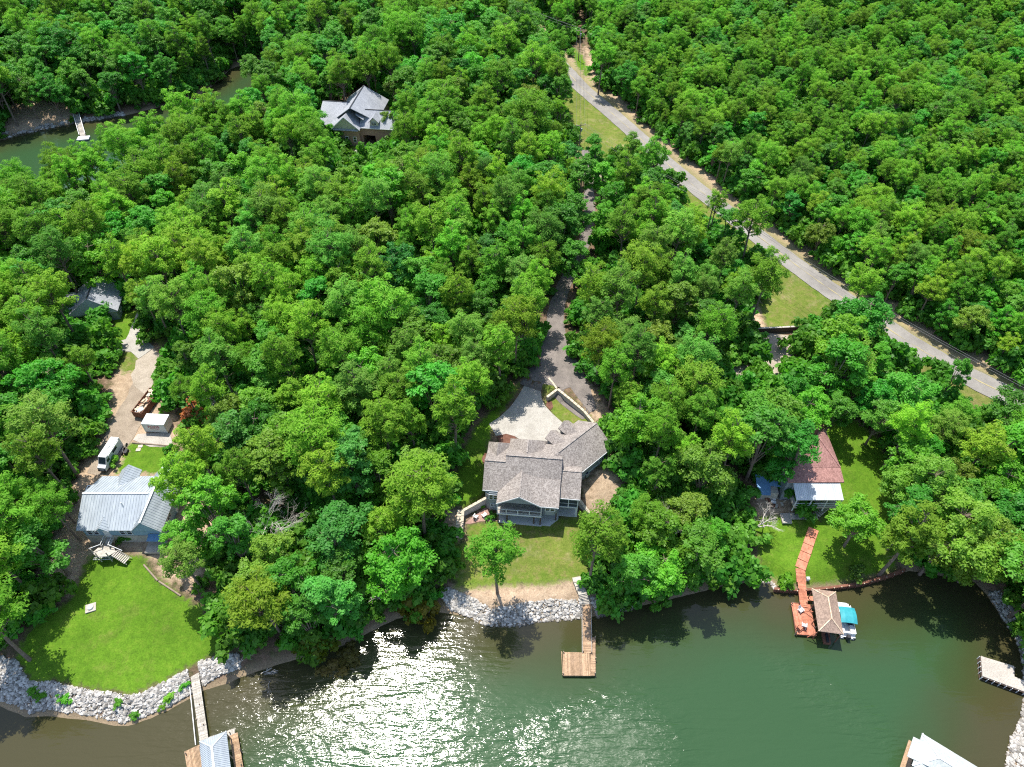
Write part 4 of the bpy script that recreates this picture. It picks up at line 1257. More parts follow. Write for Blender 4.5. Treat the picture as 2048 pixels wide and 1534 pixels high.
# left boathouse dock
bd = thing('boathouse_dock', 'grey dock walkway and slip platforms below the big left lawn', 'dock', (-42, 31, 0))
o = Vector((-42, 31, 0))
planks(MB(), DK(386, 1326, 1.3), DK(409, 1486, 0.8), 1.15, 1.3, z1=0.8).build('walkway_boards', 'greywood', bd, kind='stuff')
planks(MB(), DK(372, 1525, 0.7), DK(404, 1510, 0.7), 3.0, 0.7).build('side_platform_boards', 'deckwood', bd, kind='stuff')
planks(MB(), DK(467, 1468, 0.7), DK(482, 1560, 0.7), 1.1, 0.72).build('finger_boards', 'deckwood', bd, kind='stuff')
planks(MB(), DK(405, 1490, 0.7), DK(420, 1570, 0.7), 1.0, 0.70).build('slip_boards', 'greywood', bd, kind='stuff')
planks(MB(), DK(412, 1482, 0.7), DK(470, 1462, 0.7), 0.8, 0.66).build('head_boards', 'greywood', bd, kind='stuff')
a, b = DK(388, 1340, 0.55), DK(402, 1490, 0.5)
MB().beam((a.x - 0.75, a.y, 0.95), (b.x - 0.72, b.y, 0.55), 0.10, 0.12).build('water_pipe', 'white', bd)
for px, py in ((392, 1370), (400, 1410), (408, 1450), (385, 1372), (394, 1440), (481, 1500), (483, 1530), (372, 1508), (460, 1466)):
    q = DK(px, py, 0.8)
    MB().tube([(q.x, q.y, -1.5), (q.x, q.y, 1.25)], 0.08, 8).build('pile', 'polewood', bd)
bh = thing('boathouse', 'open boathouse with white ribbed metal hip roof at the bottom left', 'boathouse', (-39.2, 28.0, 0), R(22))
ex, wd_ = 1.75, 8.0
pls = [[(-ex, 2.9, 3.4), (ex, 2.9, 3.4), (0, 1.1, 4.5)], [(-ex, 2.9, 3.4), (0, 1.1, 4.5), (0, 1.1 - wd_ + 3.6, 4.5), (-ex, 2.9 - wd_, 3.4)],
       [(ex, 2.9, 3.4), (0, 1.1, 4.5), (0, 1.1 - wd_ + 3.6, 4.5), (ex, 2.9 - wd_, 3.4)], [(-ex, 2.9 - wd_, 3.4), (ex, 2.9 - wd_, 3.4), (0, 1.1 - wd_ + 3.6, 4.5)]]
rm, rb = MB(), MB()
for pl in pls:
    rm.slab(pl, 0.1)
    ribs(rb, pl, 0.24, 0.05, 0.05)
rf = rm.build('roof', 'metalroof', bh)
rb.build('seam', 'metalroof', rf, kind='stuff')
MB().beam((0, 1.1, 4.54), (0, -3.3, 4.54), 0.25, 0.06).beam((-ex, 2.9, 3.44), (0, 1.1, 4.54), 0.16, 0.05).beam((ex, 2.9, 3.44), (0, 1.1, 4.54), 0.16, 0.05).build('ridge_cap', 'whitemetal', rf)
for x in (-ex + 0.15, ex - 0.15):
    for y in (2.7, 0.0, -2.6, -4.9):
        MB().tube([(x, y, -1.5), (x, y, 3.35)], 0.09, 8).build('post', 'polewood', bh)

# red dock, brown boathouse and pontoon boat
rd = thing('red_dock', 'red-painted floating dock platform and boardwalk on the right', 'dock', (45, 48, 0))
o = Vector((45, 48, 0))
planks(MB(), DK(1588, 1237, 0.6), DK(1626.5, 1240, 0.6), 5.05, 0.6).build('platform_boards', 'redwood', rd, kind='stuff')
_g = G(1600, 1138)
planks(MB(), off(_g, o), DK(1603, 1165, 1.2), 1.5, _g.z + 0.12, z1=1.2).build('upper_boardwalk', 'redwood', rd, kind='stuff')
planks(MB(), DK(1603, 1165, 1.1), DK(1608, 1214, 0.75), 1.25, 1.2, z1=0.75).build('boardwalk_boards', 'redwood', rd, kind='stuff')
planks(MB(), DK(1612, 1196, 0.8), DK(1630, 1197, 0.8), 0.75, 0.75).build('link_boards', 'redwood', rd, kind='stuff')
q = [DK(*p_, 0.5) for p_ in ((1583, 1205), (1621, 1210), (1631, 1272), (1592, 1268))]
mb = MB()
for a, b in zip(q, q[1:] + q[:1]):
    mb.beam((a.x, a.y, 0.42), (b.x, b.y, 0.42), 0.1, 0.3)
mb.build('rim_board', 'seawall', rd)
for px, py in ((1596, 1180), (1611, 1182), (1598, 1206), (1613, 1206), (1630, 1256), (1584, 1208), (1592, 1266)):
    w = DK(px, py, 0.8)
    MB().tube([(w.x, w.y, -1.5), (w.x, w.y, 1.35)], 0.07, 8).build('pile', 'polewood', rd)

def lawn_chair(label, p, rz, mat, cat='chair', name='lounge_chair', group=None):
    t_ = thing(name, label, cat, p, rz, group)
    z = p[2]
    MB().box((0, -0.05, z + 0.36), (0.56, 0.55, 0.05)).build('seat', mat, t_)
    mb = MB()
    for k in range(4):
        x = -0.21 + k * 0.14
        mb.beam((x, 0.2, z + 0.38), (x, 0.48, z + 1.0), 0.12, 0.03)
    mb.build('backrest', mat, t_)
    for s in (-1, 1):
        MB().box((s * 0.33, -0.05, z + 0.56), (0.13, 0.68, 0.03)).build('armrest', mat, t_)
        MB().box((s * 0.30, -0.32, z + 0.27), (0.05, 0.08, 0.55)).build('leg', mat, t_)
        MB().beam((s * 0.27, -0.2, z + 0.36), (s * 0.27, 0.45, z + 0.03), 0.05, 0.08).build('leg', mat, t_)
    return t_
lawn_chair('pale lounge chair on the red dock near the boardwalk end', P(1600, 1222, 0.64), 0.5, 'trim', group='chairs on the red dock')
lawn_chair('larger pale chair at the near end of the red dock', P(1607, 1253, 0.64), 2.8, 'trim', group='chairs on the red dock')
lawn_chair('small red chair at the near end of the red dock', P(1597, 1257, 0.64), 2.2, 'redwood', group='chairs on the red dock')
lawn_chair('left white slatted chair on the red gravel bed by the house', G(951, 1036, 0.05), 2.6, 'white', group='white chairs by the fire pit')
lawn_chair('right white slatted chair on the red gravel bed by the house', G(969, 1033, 0.05), -2.4, 'white', group='white chairs by the fire pit')

bb = thing('brown_boathouse', 'boat shelter with brown shingled hip roof beside the red dock', 'boathouse', (47.98, 48.5, 0), R(-8.3))
a_, b_ = 1.8, 3.45
roof = MB()
for s in (-1, 1):
    roof.slab([(0, b_ - 1.75, 4.5), (0, -b_ + 1.75, 4.5), (s * a_, -b_, 3.35), (s * a_, b_, 3.35)], 0.12)
    roof.slab([(0, s * (b_ - 1.75), 4.5), (-a_, s * b_, 3.35), (a_, s * b_, 3.35)], 0.12)
rf = roof.build('roof', 'sh_brown', bb)
mb = MB().beam((0, b_ - 1.75, 4.54), (0, -b_ + 1.75, 4.54), 0.2, 0.05)
for s in (-1, 1):
    for t in (-1, 1):
        mb.beam((0, t * (b_ - 1.75), 4.53), (s * a_, t * b_, 3.38), 0.18, 0.05)
mb.build('ridge_cap', 'debris', rf)
for s in (-1, 1):
    for y in (-3.2, -1.1, 1.1, 3.2):
        MB().tube([(s * 1.65, y, -1.5), (s * 1.65, y, 3.35)], 0.08, 8).build('post', 'seawall', bb)
for y in (-3.2, 3.2):
    MB().beam((-1.65, y, 3.2), (1.65, y, 3.2), 0.12, 0.2).build('cross_beam', 'seawall', bb)
MB().beam((-1.65, 0.3, 2.0), (-2.7, 0.9, 0.7), 0.08, 0.1).beam((-1.65, -3.2, 2.4), (-2.6, -3.3, 0.6), 0.08, 0.1).build('brace', 'redwood', bb)
jk = thing('jet_ski', 'dark red watercraft floating under the brown boathouse roof', 'watercraft', (47.9, 45.6, 0.05), R(-8))
MB().slab([(-0.5, -0.9, 0.5), (0.5, -0.9, 0.5), (0.55, 1.0, 0.5), (0.2, 1.6, 0.6), (-0.2, 1.6, 0.6), (-0.55, 1.0, 0.5)], 0.5).build('hull', 'seawall', jk)
MB().b2(-0.17, 0.17, -0.8, 0.5, 0.5, 0.8).build('seat', 'dark', jk)
MB().beam((-0.35, 0.6, 1.0), (0.35, 0.6, 1.0), 0.06, 0.06).beam((0, 0.6, 0.5), (0, 0.6, 1.0), 0.15, 0.2).build('handlebar', 'dark', jk)

pb_ = thing('pontoon_boat', 'white pontoon boat with teal canopy moored beside the brown boathouse', 'boat', (51.5, 48.4, 0.0), R(-8))
for s in (-1, 1):
    MB().tube([(s * 0.75, -2.9, 0.12), (s * 0.75, 2.3, 0.12), (s * 0.75, 2.9, 0.3)], [0.3, 0.3, 0.06], 10).build('pontoon', 'steel', pb_)
MB().slab([(-1.15, -2.8, 0.55), (1.15, -2.8, 0.55), (1.15, 2.3, 0.55), (0.8, 2.9, 0.55), (-0.8, 2.9, 0.55), (-1.15, 2.3, 0.55)], 0.12).build('deck', 'trim', pb_)
fen = MB()
for s in (-1, 1):
    fen.b2(s * 1.1 - 0.04, s * 1.1 + 0.04, -2.4, 2.2, 0.55, 1.2)
fen.b2(-1.05, 1.05, -2.45, -2.37, 0.55, 1.2)
fen.build('side_panel', 'white', pb_)
MB().b2(-1.02, -0.45, -2.2, -0.4, 0.56, 1.0).b2(0.45, 1.02, -2.3, -1.0, 0.56, 1.0).b2(0.45, 1.02, 0.9, 2.2, 0.56, 1.0).b2(-1.02, -0.45, 0.9, 2.2, 0.56, 1.0).build('bench_seat', 'white', pb_)
MB().b2(0.3, 0.9, -0.8, -0.3, 0.56, 1.35).build('helm', 'navy', pb_)
MB().slab([(-1.0, 2.7, 0.72), (1.0, 2.7, 0.72), (1.05, 0.8, 1.12), (-1.05, 0.8, 1.12)], 0.05).build('bow_cover', 'white', pb_)
cv = MB()
prev = None
for k in range(9):
    t = k / 8
    y = 1.3 - 2.6 * t
    z = 2.25 + 0.28 * math.sin(math.pi * t)
    cur = [(-1.2, y, z - 0.15), (-0.6, y, z), (0.6, y, z), (1.2, y, z - 0.15)]
    if prev:
        for i in range(3):
            cv.slab([prev[i], prev[i + 1], cur[i + 1], cur[i]], 0.03)
    prev = cur
cv.build('canopy', 'teal', pb_)
for s in (-1, 1):
    for y in (-1.2, 1.2):
        MB().tube([(s * 1.1, y * 0.5, 1.15), (s * 1.15, y, 2.15)], 0.025, 5).build('canopy_pole', 'steel', pb_)
MB().b2(-0.25, 0.25, -3.15, -2.7, 0.3, 1.15).build('outboard_motor', 'dark', pb_)

# grey dock at the right edge and the pale boathouse at the bottom
gd = thing('grey_dock', 'flat pale grey dock with dark ladder-like frame at the right edge', 'dock', (71.5, 40.5, 0))
o = Vector((71.5, 40.5, 0))
MB().slab([DK(1962, 1312, 1.0), DK(2028, 1332, 1.0), DK(2029, 1353, 1.0), DK(2100, 1383, 1.0), DK(2100, 1402, 1.0), DK(1965, 1352, 1.0)], 0.14).build('deck', 'oldconcrete', gd)
a, b, c = DK(1962, 1312, 1.0), DK(1965, 1352, 1.0), DK(2100, 1402, 1.0)
mb = MB()
for z in (0.15, 0.78):
    mb.beam((b.x, b.y - 0.08, z), (c.x, c.y - 0.08, z), 0.1, 0.12).beam((a.x - 0.08, a.y, z), (b.x - 0.08, b.y, z), 0.1, 0.12)
mb.build('frame_beam', 'darkwood', gd)
for k in range(12):
    q = b.lerp(c, k / 11)
    MB().beam((q.x, q.y - 0.09, 0.0), (q.x, q.y - 0.09, 0.85), 0.1, 0.1).build('strut', 'trim', gd)
for k in range(4):
    q = a.lerp(b, k / 4)
    MB().beam((q.x - 0.1, q.y, 0.0), (q.x - 0.1, q.y, 0.85), 0.1, 0.1).build('strut', 'trim', gd)
for q in (a, b, DK(2028, 1334, 1), DK(2060, 1368, 1), DK(2090, 1380, 1)):
    MB().tube([(q.x + 0.2, q.y, -1.5), (q.x + 0.2, q.y, 0.86)], 0.1, 8).build('pile', 'polewood', gd)
pbh = thing('pale_boathouse', 'boathouse with pale grey hip roof cut off by the bottom edge', 'boathouse', (55.3, 31.0, 0), R(-36.5))
roof = MB()
roof.slab([(0, 0, 3.6), (9.5, 0, 3.6), (7.0, -2.45, 4.75), (2.3, -2.45, 4.75)], 0.12).slab([(0, -4.9, 3.6), (9.5, -4.9, 3.6), (7.0, -2.45, 4.75), (2.3, -2.45, 4.75)], 0.12)
roof.slab([(0, 0, 3.6), (2.3, -2.45, 4.75), (0, -4.9, 3.6)], 0.12).slab([(9.5, 0, 3.6), (7.0, -2.45, 4.75), (9.5, -4.9, 3.6)], 0.12)
roof.slab([(-0.8, -1.1, 3.5), (1.6, -1.1, 4.3), (1.6, -4.1, 4.3), (-0.8, -4.1, 3.5)], 0.1)
rf = roof.build('roof', 'sh_pale', pbh)
MB().beam((2.3, -2.45, 4.79), (7.0, -2.45, 4.79), 0.22, 0.05).beam((0, 0, 3.64), (2.3, -2.45, 4.79), 0.2, 0.05).beam((0, -4.9, 3.64), (2.3, -2.45, 4.79), 0.2, 0.05).build('ridge_cap', 'trim', rf)
for x in (0.3, 4.5, 9.0):
    for y in (-0.3, -4.6):
        MB().tube([(x, y, -1.5), (x, y, 3.55)], 0.1, 8).build('post', 'polewood', pbh)
MB().b2(-0.5, 9.2, -4.75, -3.6, 0.55, 0.7).b2(-0.5, 0.6, -3.6, -0.3, 0.55, 0.7).build('floor', 'deckwood', pbh)

# upper-left dock
ud = thing('cove_dock', 'small narrow dock ramp on the far shore of the upper-left cove', 'dock', G(155, 238))
o = Vector(ud.location)
a, b = off(P(153, 228, 1.6), o), off(P(166, 272, 0.5), o)
planks(MB(), a, b, 1.5, 1.6, 0.3, z1=0.5).build('ramp_boards', 'greywood', ud, kind='stuff')
d = (b - a)
n_ = Vector((-d.y, d.x, 0)).normalized() * 0.85
for s in (-1, 1):
    MB().beam(a + n_ * s + Vector((0, 0, 0.7)), b + n_ * s + Vector((0, 0, 0.7)), 0.14, 0.14).build('handrail', 'white', ud)
MB().box((b.x + 0.6, b.y - 1.2, 0.4), (3.4, 2.2, 0.35), R(10)).build('float', 'white', ud)

# seawall and red walkway
sw_px = [(1549, 1178), (1575, 1180), (1600, 1181), (1630, 1179), (1660, 1176), (1690, 1172), (1720, 1168), (1750, 1160), (1780, 1151), (1812, 1139)]
sw = [P(*p_, 0.9) for p_ in sw_px]
sr = thing('seawall', 'dark red-brown timber seawall edging the right lawn', 'seawall', (sw[4].x, sw[4].y, 0))
o = Vector(sr.location)
for a, b in zip(sw[:-1], sw[1:]):
    for z in (0.05, 0.35, 0.65):
        MB().beam((a.x - o.x, a.y - o.y, z), (b.x - o.x, b.y - o.y, z), 0.12, 0.28).build('plank', 'seawall', sr)
    MB().beam((a.x - o.x, a.y - o.y + 0.1, 0.88), (b.x - o.x, b.y - o.y + 0.1, 0.88), 0.4, 0.08).build('cap_board', 'seawall', sr)
    for t in (0.25, 0.75):
        q = a.lerp(b, t) - o
        MB().tube([(q.x, q.y - 0.14, -0.8), (q.x, q.y - 0.14, 1.02)], 0.08, 7).build('pile', 'seawall', sr)
        MB().tube([(q.x, q.y - 0.14, 1.02), (q.x, q.y - 0.14, 1.07)], 0.085, 7).build('pile_cap', 'cap', sr)
wk = [(1627, 1058), (1621, 1075), (1616, 1090), (1611, 1106), (1605, 1122), (1600, 1138)]
rw = thing('red_walkway', 'red-painted sectioned walkway crossing the right lawn to the dock', 'walkway', G(1613, 1100))
o = Vector(rw.location)
gp = [G(*q) for q in wk]
for a, b in zip(gp[:-1], gp[1:]):
    a, b = a - Vector((o.x, o.y, 0)), b - Vector((o.x, o.y, 0))
    d = (b - a).normalized() * 0.05
    MB().beam(a + d + Vector((0, 0, 0.10)), b - d + Vector((0, 0, 0.10)), 1.65, 0.16).build('section', 'redwood', rw)
p = G(1608, 1160)
t_ = thing('white_box', 'small white box beside the lower end of the red walkway', 'box', p + Vector((0.5, 0, 0)))
MB().box((0, 0, p.z + 0.3), (0.45, 0.4, 0.6)).build('case', 'white', t_)
MB().box((0, 0, p.z + 0.64), (0.5, 0.45, 0.08)).build('lid', 'trim', t_)

# ------------------------------------------------------------ vehicles and yard things
p = G(318, 872)
z = p.z + 0.06
pod = thing('storage_container', 'white portable storage container with red lettering on the concrete slab', 'container', (-64.35, 82.6, z), R(-3.5))
MB().b2(-2.05, 2.05, -1.2, 1.2, z + 0.15, z + 2.35).build('body', 'white', pod)
MB().slab([(-2.1, -1.25, z + 2.42), (2.1, -1.25, z + 2.42), (2.1, 1.25, z + 2.42), (-2.1, 1.25, z + 2.42)], 0.07).build('roof', 'whitemetal', pod)
MB().b2(-2.0, 2.0, -1.1, 1.1, z - 0.1, z + 0.15).build('base_frame', 'dark', pod)
for x in (-2.0, 2.0):
    MB().b2(x - 0.07, x + 0.07, -1.27, -1.2, z + 0.15, z + 2.35).build('corner_post', 'trim', pod)
fc = bpy.data.curves.new('lettering', 'FONT')
fc.body = 'PODS'
fc.size = 0.85
fc.align_x = 'CENTER'
fc.extrude = 0.01
fc.materials.append(M['text_red'])
_t = bpy.data.objects.new('lettering', fc)
fo = bpy.data.objects.new('lettering', bpy.data.meshes.new_from_object(_t))
bpy.data.objects.remove(_t)
COL.objects.link(fo)
fo.parent = pod
fo.location = (-0.1, -1.225, 1.35)
fo.rotation_euler = (math.pi / 2, 0, 0)
MB().b2(-0.9, 0.7, -1.225, -1.205, z + 1.05, z + 1.15).build('underline', 'text_red', pod)

z = hz(-70.6, 75.5) + 0.06
rv = thing('camper_van', 'pale camper van parked on the shaded left drive, facing the lake', 'van', (-70.6, 75.8, z), R(-7))
rv.scale = (0.8, 0.92, 0.9)
body = [(-3.2, 0.45), (-3.2, 2.75), (1.6, 2.75), (1.95, 2.2), (2.5, 1.45), (3.1, 1.2), (3.25, 0.45)]
def side_prism(prof, w):
    n = len(prof)
    vs = [(-w / 2, -a, z + b) for a, b in prof] + [(w / 2, -a, z + b) for a, b in prof]
    return vs, [tuple(range(n)), tuple(range(2 * n - 1, n - 1, -1))] + [(i, (i + 1) % n, (i + 1) % n + n, i + n) for i in range(n)]
mb = MB()
mb.add(*side_prism(body, 1.85))
mb.build('body', 'trim', rv)
MB().slab([(-0.8, -1.68, z + 2.68), (0.8, -1.68, z + 2.68), (0.8, -2.42, z + 1.64), (-0.8, -2.42, z + 1.64)], 0.03).build('windshield', 'glass', rv)
MB().slab([(-0.8, 2.9, z + 2.8), (0.8, 2.9, z + 2.8), (0.8, -1.4, z + 2.8), (-0.8, -1.4, z + 2.8)], 0.05).build('roof_panel', 'white', rv)
MB().b2(-0.3, 0.3, 0.4, 1.2, z + 2.8, z + 3.0).build('roof_vent', 'white', rv)
MB().b2(-0.45, 0.45, -0.9, -0.3, z + 2.8, z + 2.92).build('roof_vent', 'trim', rv)
MB().tube([(1.05, 2.6, z + 2.6), (1.05, -1.2, z + 2.6)], 0.09, 8).build('awning_roll', 'white', rv)
MB().b2(0.925, 0.945, -1.9, -1.1, z + 1.5, z + 2.15).build('side_window', 'glass', rv)
MB().b2(0.925, 0.945, 0.2, 1.6, z + 1.6, z + 2.2).build('side_window', 'glass', rv)
for sx in (-0.8, 0.8):
    for y in (2.0, -2.1):
        w = MB().tube([(sx - 0.12, y, z + 0.36), (sx + 0.12, y, z + 0.36)], 0.36, 16).build('wheel', 'dark', rv)
        MB().tube([(sx - 0.135, y, z + 0.36), (sx + 0.135, y, z + 0.36)], 0.2, 12).build('rim', 'steel', w)
    MB().box((sx * 0.85, -3.2, z + 0.85), (0.3, 0.1, 0.2)).build('headlight', 'glass', rv)
MB().b2(-0.9, 0.9, -3.32, -3.2, z + 0.35, z + 0.6).build('bumper', 'dark', rv)
bk = thing('utility_cart', 'dark pile of bikes and gear leaning beside the camper van', 'gear', (-68.9, 77.6, hz(-68.9, 77.6)))
zz = BZ[bk.name]
for y in (-0.6, 0.5):
    for k in (-0.5, 0.5):
        MB().tube([(-0.03, y + k, zz + 0.35), (0.03, y + k, zz + 0.35)], 0.33, 14).build('wheel', 'dark', bk)
    MB().beam((0, y - 0.5, zz + 0.35), (0, y, zz + 0.8), 0.05, 0.05).beam((0, y, zz + 0.8), (0, y + 0.5, zz + 0.35), 0.05, 0.05).beam((0, y - 0.1, zz + 0.4), (0, y + 0.35, zz + 0.95), 0.05, 0.05).build('frame', 'steel', bk)
MB().b2(0.2, 0.7, -1.0, 0.0, zz, zz + 0.5).build('crate', 'dark', bk)

z = hz(-68, 87.6) + 0.06
db = thing('debris_container', 'rust-red roll-off container heaped with lumber scraps on the left drive', 'dumpster', (-68.0, 87.6, z), R(-12))
mb = MB()
mb.b2(-1.05, -0.98, -3.1, 3.1, z + 0.15, z + 1.55).b2(0.98, 1.05, -3.1, 3.1, z + 0.15, z + 1.55).b2(-0.98, 0.98, 3.03, 3.1, z + 0.15, z + 1.55).b2(-0.98, 0.98, -3.1, -3.03, z + 0.15, z + 1.55).b2(-0.98, 0.98, -3.03, 3.03, z + 0.15, z + 0.25)
mb.build('bin', 'rust', db)
for k in range(6):
    for s in (-1, 1):
        MB().b2(s * 1.11 - 0.05, s * 1.11 + 0.05, -2.8 + k * 1.1, -2.7 + k * 1.1, z + 0.15, z + 1.55).build('side_rib', 'rust', db)
MB().b2(-1.1, 1.1, -3.16, -3.1, z + 1.5, z + 1.62).build('rim', 'rust', db)
rj = random.Random(4)
sc_ = thing('scrap_heap', 'broken boards and white sheets filling the rust-red container', 'debris', (-68.0, 87.6, z + 0.25), R(-12))
for k in range(46):
    y = rj.uniform(-2.6, 2.6)
    MB().box((rj.uniform(-0.55, 0.55), y, z + rj.uniform(0.7, 1.6)), (rj.uniform(0.2, 0.7), rj.uniform(0.3, 1.0), rj.uniform(0.05, 0.2)), rj.uniform(-0.8, 0.8)).build(
        'board', rj.choice(['white', 'trim', 'debris']) if y < -1.4 else rj.choice(['debris', 'debris', 'deckwood', 'cap', 'rust']), sc_)
MB().b2(-0.95, 0.95, -3.0, 3.0, z + 0.26, z + 1.0).build('lower_fill', 'debris', sc_)

p = G(182, 1216)
sl = thing('septic_lid', 'white round lid on a square concrete collar in the big left lawn', 'lid', p, R(20))
MB().box((0, 0, p.z + 0.06), (1.5, 1.4, 0.2)).build('collar', 'oldconcrete', sl)
MB().tube([(0, 0, p.z + 0.16), (0, 0, p.z + 0.42), (0, 0, p.z + 0.5)], [0.42, 0.42, 0.3], 18).build('lid_dome', 'white', sl)
for k, (px, py) in enumerate(((281, 893), (277, 900))):
    q = G(px, py)
    t_ = thing('stepping_stone', ('upper' if k == 0 else 'lower') + ' square stepping stone below the concrete slab', 'paving stone', q, 0.1, 'stepping stones below the slab')
    MB().box((0, 0, q.z + 0.05), (0.8, 0.6, 0.12)).build('stone', 'cap', t_)
# timber edging between yard and lawn
for px0, py0, px1, py1, lab in ((265, 886, 346, 893, 'long timber edging along the near side of the concrete slab'),
                                (256, 888, 228, 922, 'timber edging between the left drive and the small back lawn'),
                                (288, 1130, 316, 1162, 'log edging at the right border of the big left lawn'),
                                (318, 1163, 362, 1192, 'lower log edging at the right border of the big left lawn')):
    a, b = G(px0, py0), G(px1, py1)
    t_ = thing('timber_edging', lab, 'edging', a)
    b2_ = b - a
    mid = G((px0 + px1) / 2, (py0 + py1) / 2) - a
    MB().tube([(0, 0, a.z + 0.12), (mid.x, mid.y, a.z + mid.z + 0.12), (b2_.x, b2_.y, b.z + 0.12)], 0.14, 7).build('timber', 'polewood', t_)

# roadside post with disc, and mailbox
p = G(1351, 368)
t_ = thing('disc_post', 'thin bent post with a dark round disc beside the road junction', 'post', p)
MB().tube([(0, 0, p.z - 0.2), (0, 0, p.z + 1.3), (0.1, 0, p.z + 1.9), (0.55, 0, p.z + 2.1)], 0.06, 6).build('pole', 'dark', t_)
MB().tube([(0.75, -0.08, p.z + 2.05), (0.75, 0.08, p.z + 2.25)], 0.45, 16).build('disc', 'dark', t_)
MB().tube([(0.75, -0.12, p.z + 2.03), (0.75, -0.04, p.z + 2.12)], 0.16, 12).build('hub', 'white', t_)
p = G(1335, 360)
t_ = thing('street_sign', 'slim street sign post at the corner of the side road', 'sign', p)
MB().tube([(0, 0, p.z - 0.2), (0, 0, p.z + 2.4)], 0.04, 6).build('pole', 'steel', t_)
MB().box((0, 0, p.z + 2.45), (0.75, 0.04, 0.2), 0.3).build('sign_plate', 'trim', t_)
# utility poles and wires
def upole(label, x, y, h, rz):
    z = hz(x, y)
    t_ = thing('utility_pole', label, 'utility pole', (x, y, z), rz, 'utility poles along the road')
    MB().tube([(0, 0, z - 0.5), (0, 0, z + h)], [0.17, 0.11], 8).build('pole', 'polewood', t_)
    MB().box((0, 0, z + h - 0.5), (2.6, 0.14, 0.16)).build('crossarm', 'polewood', t_)
    ends = []
    for s in (-1.15, 0.0, 1.15):
        zz = z + h - 0.3 + (0.35 if s == 0 else 0)
        MB().tube([(s, 0, zz - 0.12), (s, 0, zz + 0.15)], [0.05, 0.07], 6).build('insulator', 'white', t_)
        ends.append(Vector((x + s * math.cos(rz), y + s * math.sin(rz), zz + 0.15)))
    MB().tube([(0.28, 0, z + h - 2.2), (0.28, 0, z + h - 1.4)], 0.2, 10).build('transformer', 'steel', t_)
    return ends
q1 = P(1161, 58, 17.5)
q2 = P(1162, 247, 17.5)
q3 = P(1428, 404, 17.5)
q4 = P(2090, 800, 16.5)
e1 = upole('farthest utility pole, standing above the road bend at the top', q1.x, q1.y, 17.5 - hz(q1.x, q1.y), 0.1)
e2 = upole('utility pole on the grass left of the upper road', q2.x, q2.y, 17.5 - hz(q2.x, q2.y), 0.25)
e3 = upole('utility pole rising behind trees at the road junction', q3.x, q3.y, 17.5 - hz(q3.x, q3.y), 0.9)
e4 = upole('utility pole beyond the right edge of the road', q4.x, q4.y, 16.5 - hz(q4.x, q4.y), 0.9)
e0 = [v + Vector((-45, 55, 1)) for v in e1]
for lab, A, B in (('above the trees at the top', e0, e1), ('over the upper road', e1, e2), ('above the grass left of the road', e2, e3), ('over the lower right road', e3, e4)):
    for k, (a, b) in enumerate(zip(A, B)):
        sag = (b - a).length * 0.02
        pts = [a.lerp(b, t / 12) - Vector((0, 0, sag * 4 * (t / 12) * (1 - t / 12))) for t in range(13)]
        o = MB().tube(pts, 0.022, 4).build('power_line', 'wire')
        tag(o, ('left', 'middle', 'right')[k] + ' power line strung ' + lab, 'wire', 'power lines')

# bare dead trees and driftwood
def dead_tree(label, px, py, trunk_dir, length, seed, spread=0.8, depth=4, r=0.16, cat='dead tree', name='dead_tree'):
    g = G(px, py)
    root = thing(name, label, cat, g)
    rnd = random.Random(seed)
    main, twigs = MB(), MB()
    def grow(p, d, ln, rad, lev):
        q = p + d * ln
        q2_ = p + d * ln * 0.5 + Vector((rnd.uniform(-1, 1), rnd.uniform(-1, 1), rnd.uniform(-1, 1))) * ln * 0.06
        (main if lev < 2 else twigs).tube([p, q2_, q], [rad, rad * 0.8, rad * 0.62], 6 if lev < 2 else 3, False)
        if lev >= depth: return
        for k in range(3 if lev else 4):
            nd = (d + Vector((rnd.gauss(0, spread), rnd.gauss(0, spread), rnd.gauss(0.05, spread * 0.6)))).normalized()
            grow(p + d * ln * rnd.uniform(0.55, 1.0), nd, ln * rnd.uniform(0.55, 0.8), rad * 0.55, lev + 1)
    grow(Vector((0, 0, g.z - 0.3)), Vector(trunk_dir).normalized(), length, r, 0)
    main.build('limbs', 'deadwood', root)
    twigs.build('twigs', 'deadwood', root)
dead_tree('bare white dead tree on the lawn beside the blue tarp shed', 1502, 1062, (0.45, 0.1, 0.7), 2.8, 3, 0.55, 5, 0.2)
dead_tree('bare reddish-grey treetop poking out of the wooded point', 545, 1090, (0, 0.1, 1), 5.5, 5, 0.5, 6, 0.13)
dead_tree('dead forked snag among bushes near the shore of the wooded point', 752, 1205, (0.1, 0.0, 1), 2.6, 6, 0.6, 3, 0.16)
dead_tree('pale leafless snag right of the middle house among green trees', 1330, 1095, (0.1, 0, 1), 4.0, 7, 0.5, 4, 0.15)
dead_tree('grey driftwood branch lying across the little beach', 500, 1350, (1, 0.1, 0.12), 2.2, 8, 0.25, 2, 0.12, 'driftwood', 'driftwood')
dead_tree('curved pale branch reaching into the water beside the point', 541, 1342, (0.1, -1, 0.1), 2.0, 9, 0.3, 2, 0.12, 'driftwood', 'driftwood')
dead_tree('bare brush at the water edge by the left rocks', 478, 1318, (0.4, -0.4, 0.6), 1.6, 10, 0.6, 4, 0.09, 'brush', 'brush')
dead_tree('grey bare limbs sticking out above the white container yard trees', 452, 880, (0, 0.1, 1), 5.0, 12, 0.5, 4, 0.16)

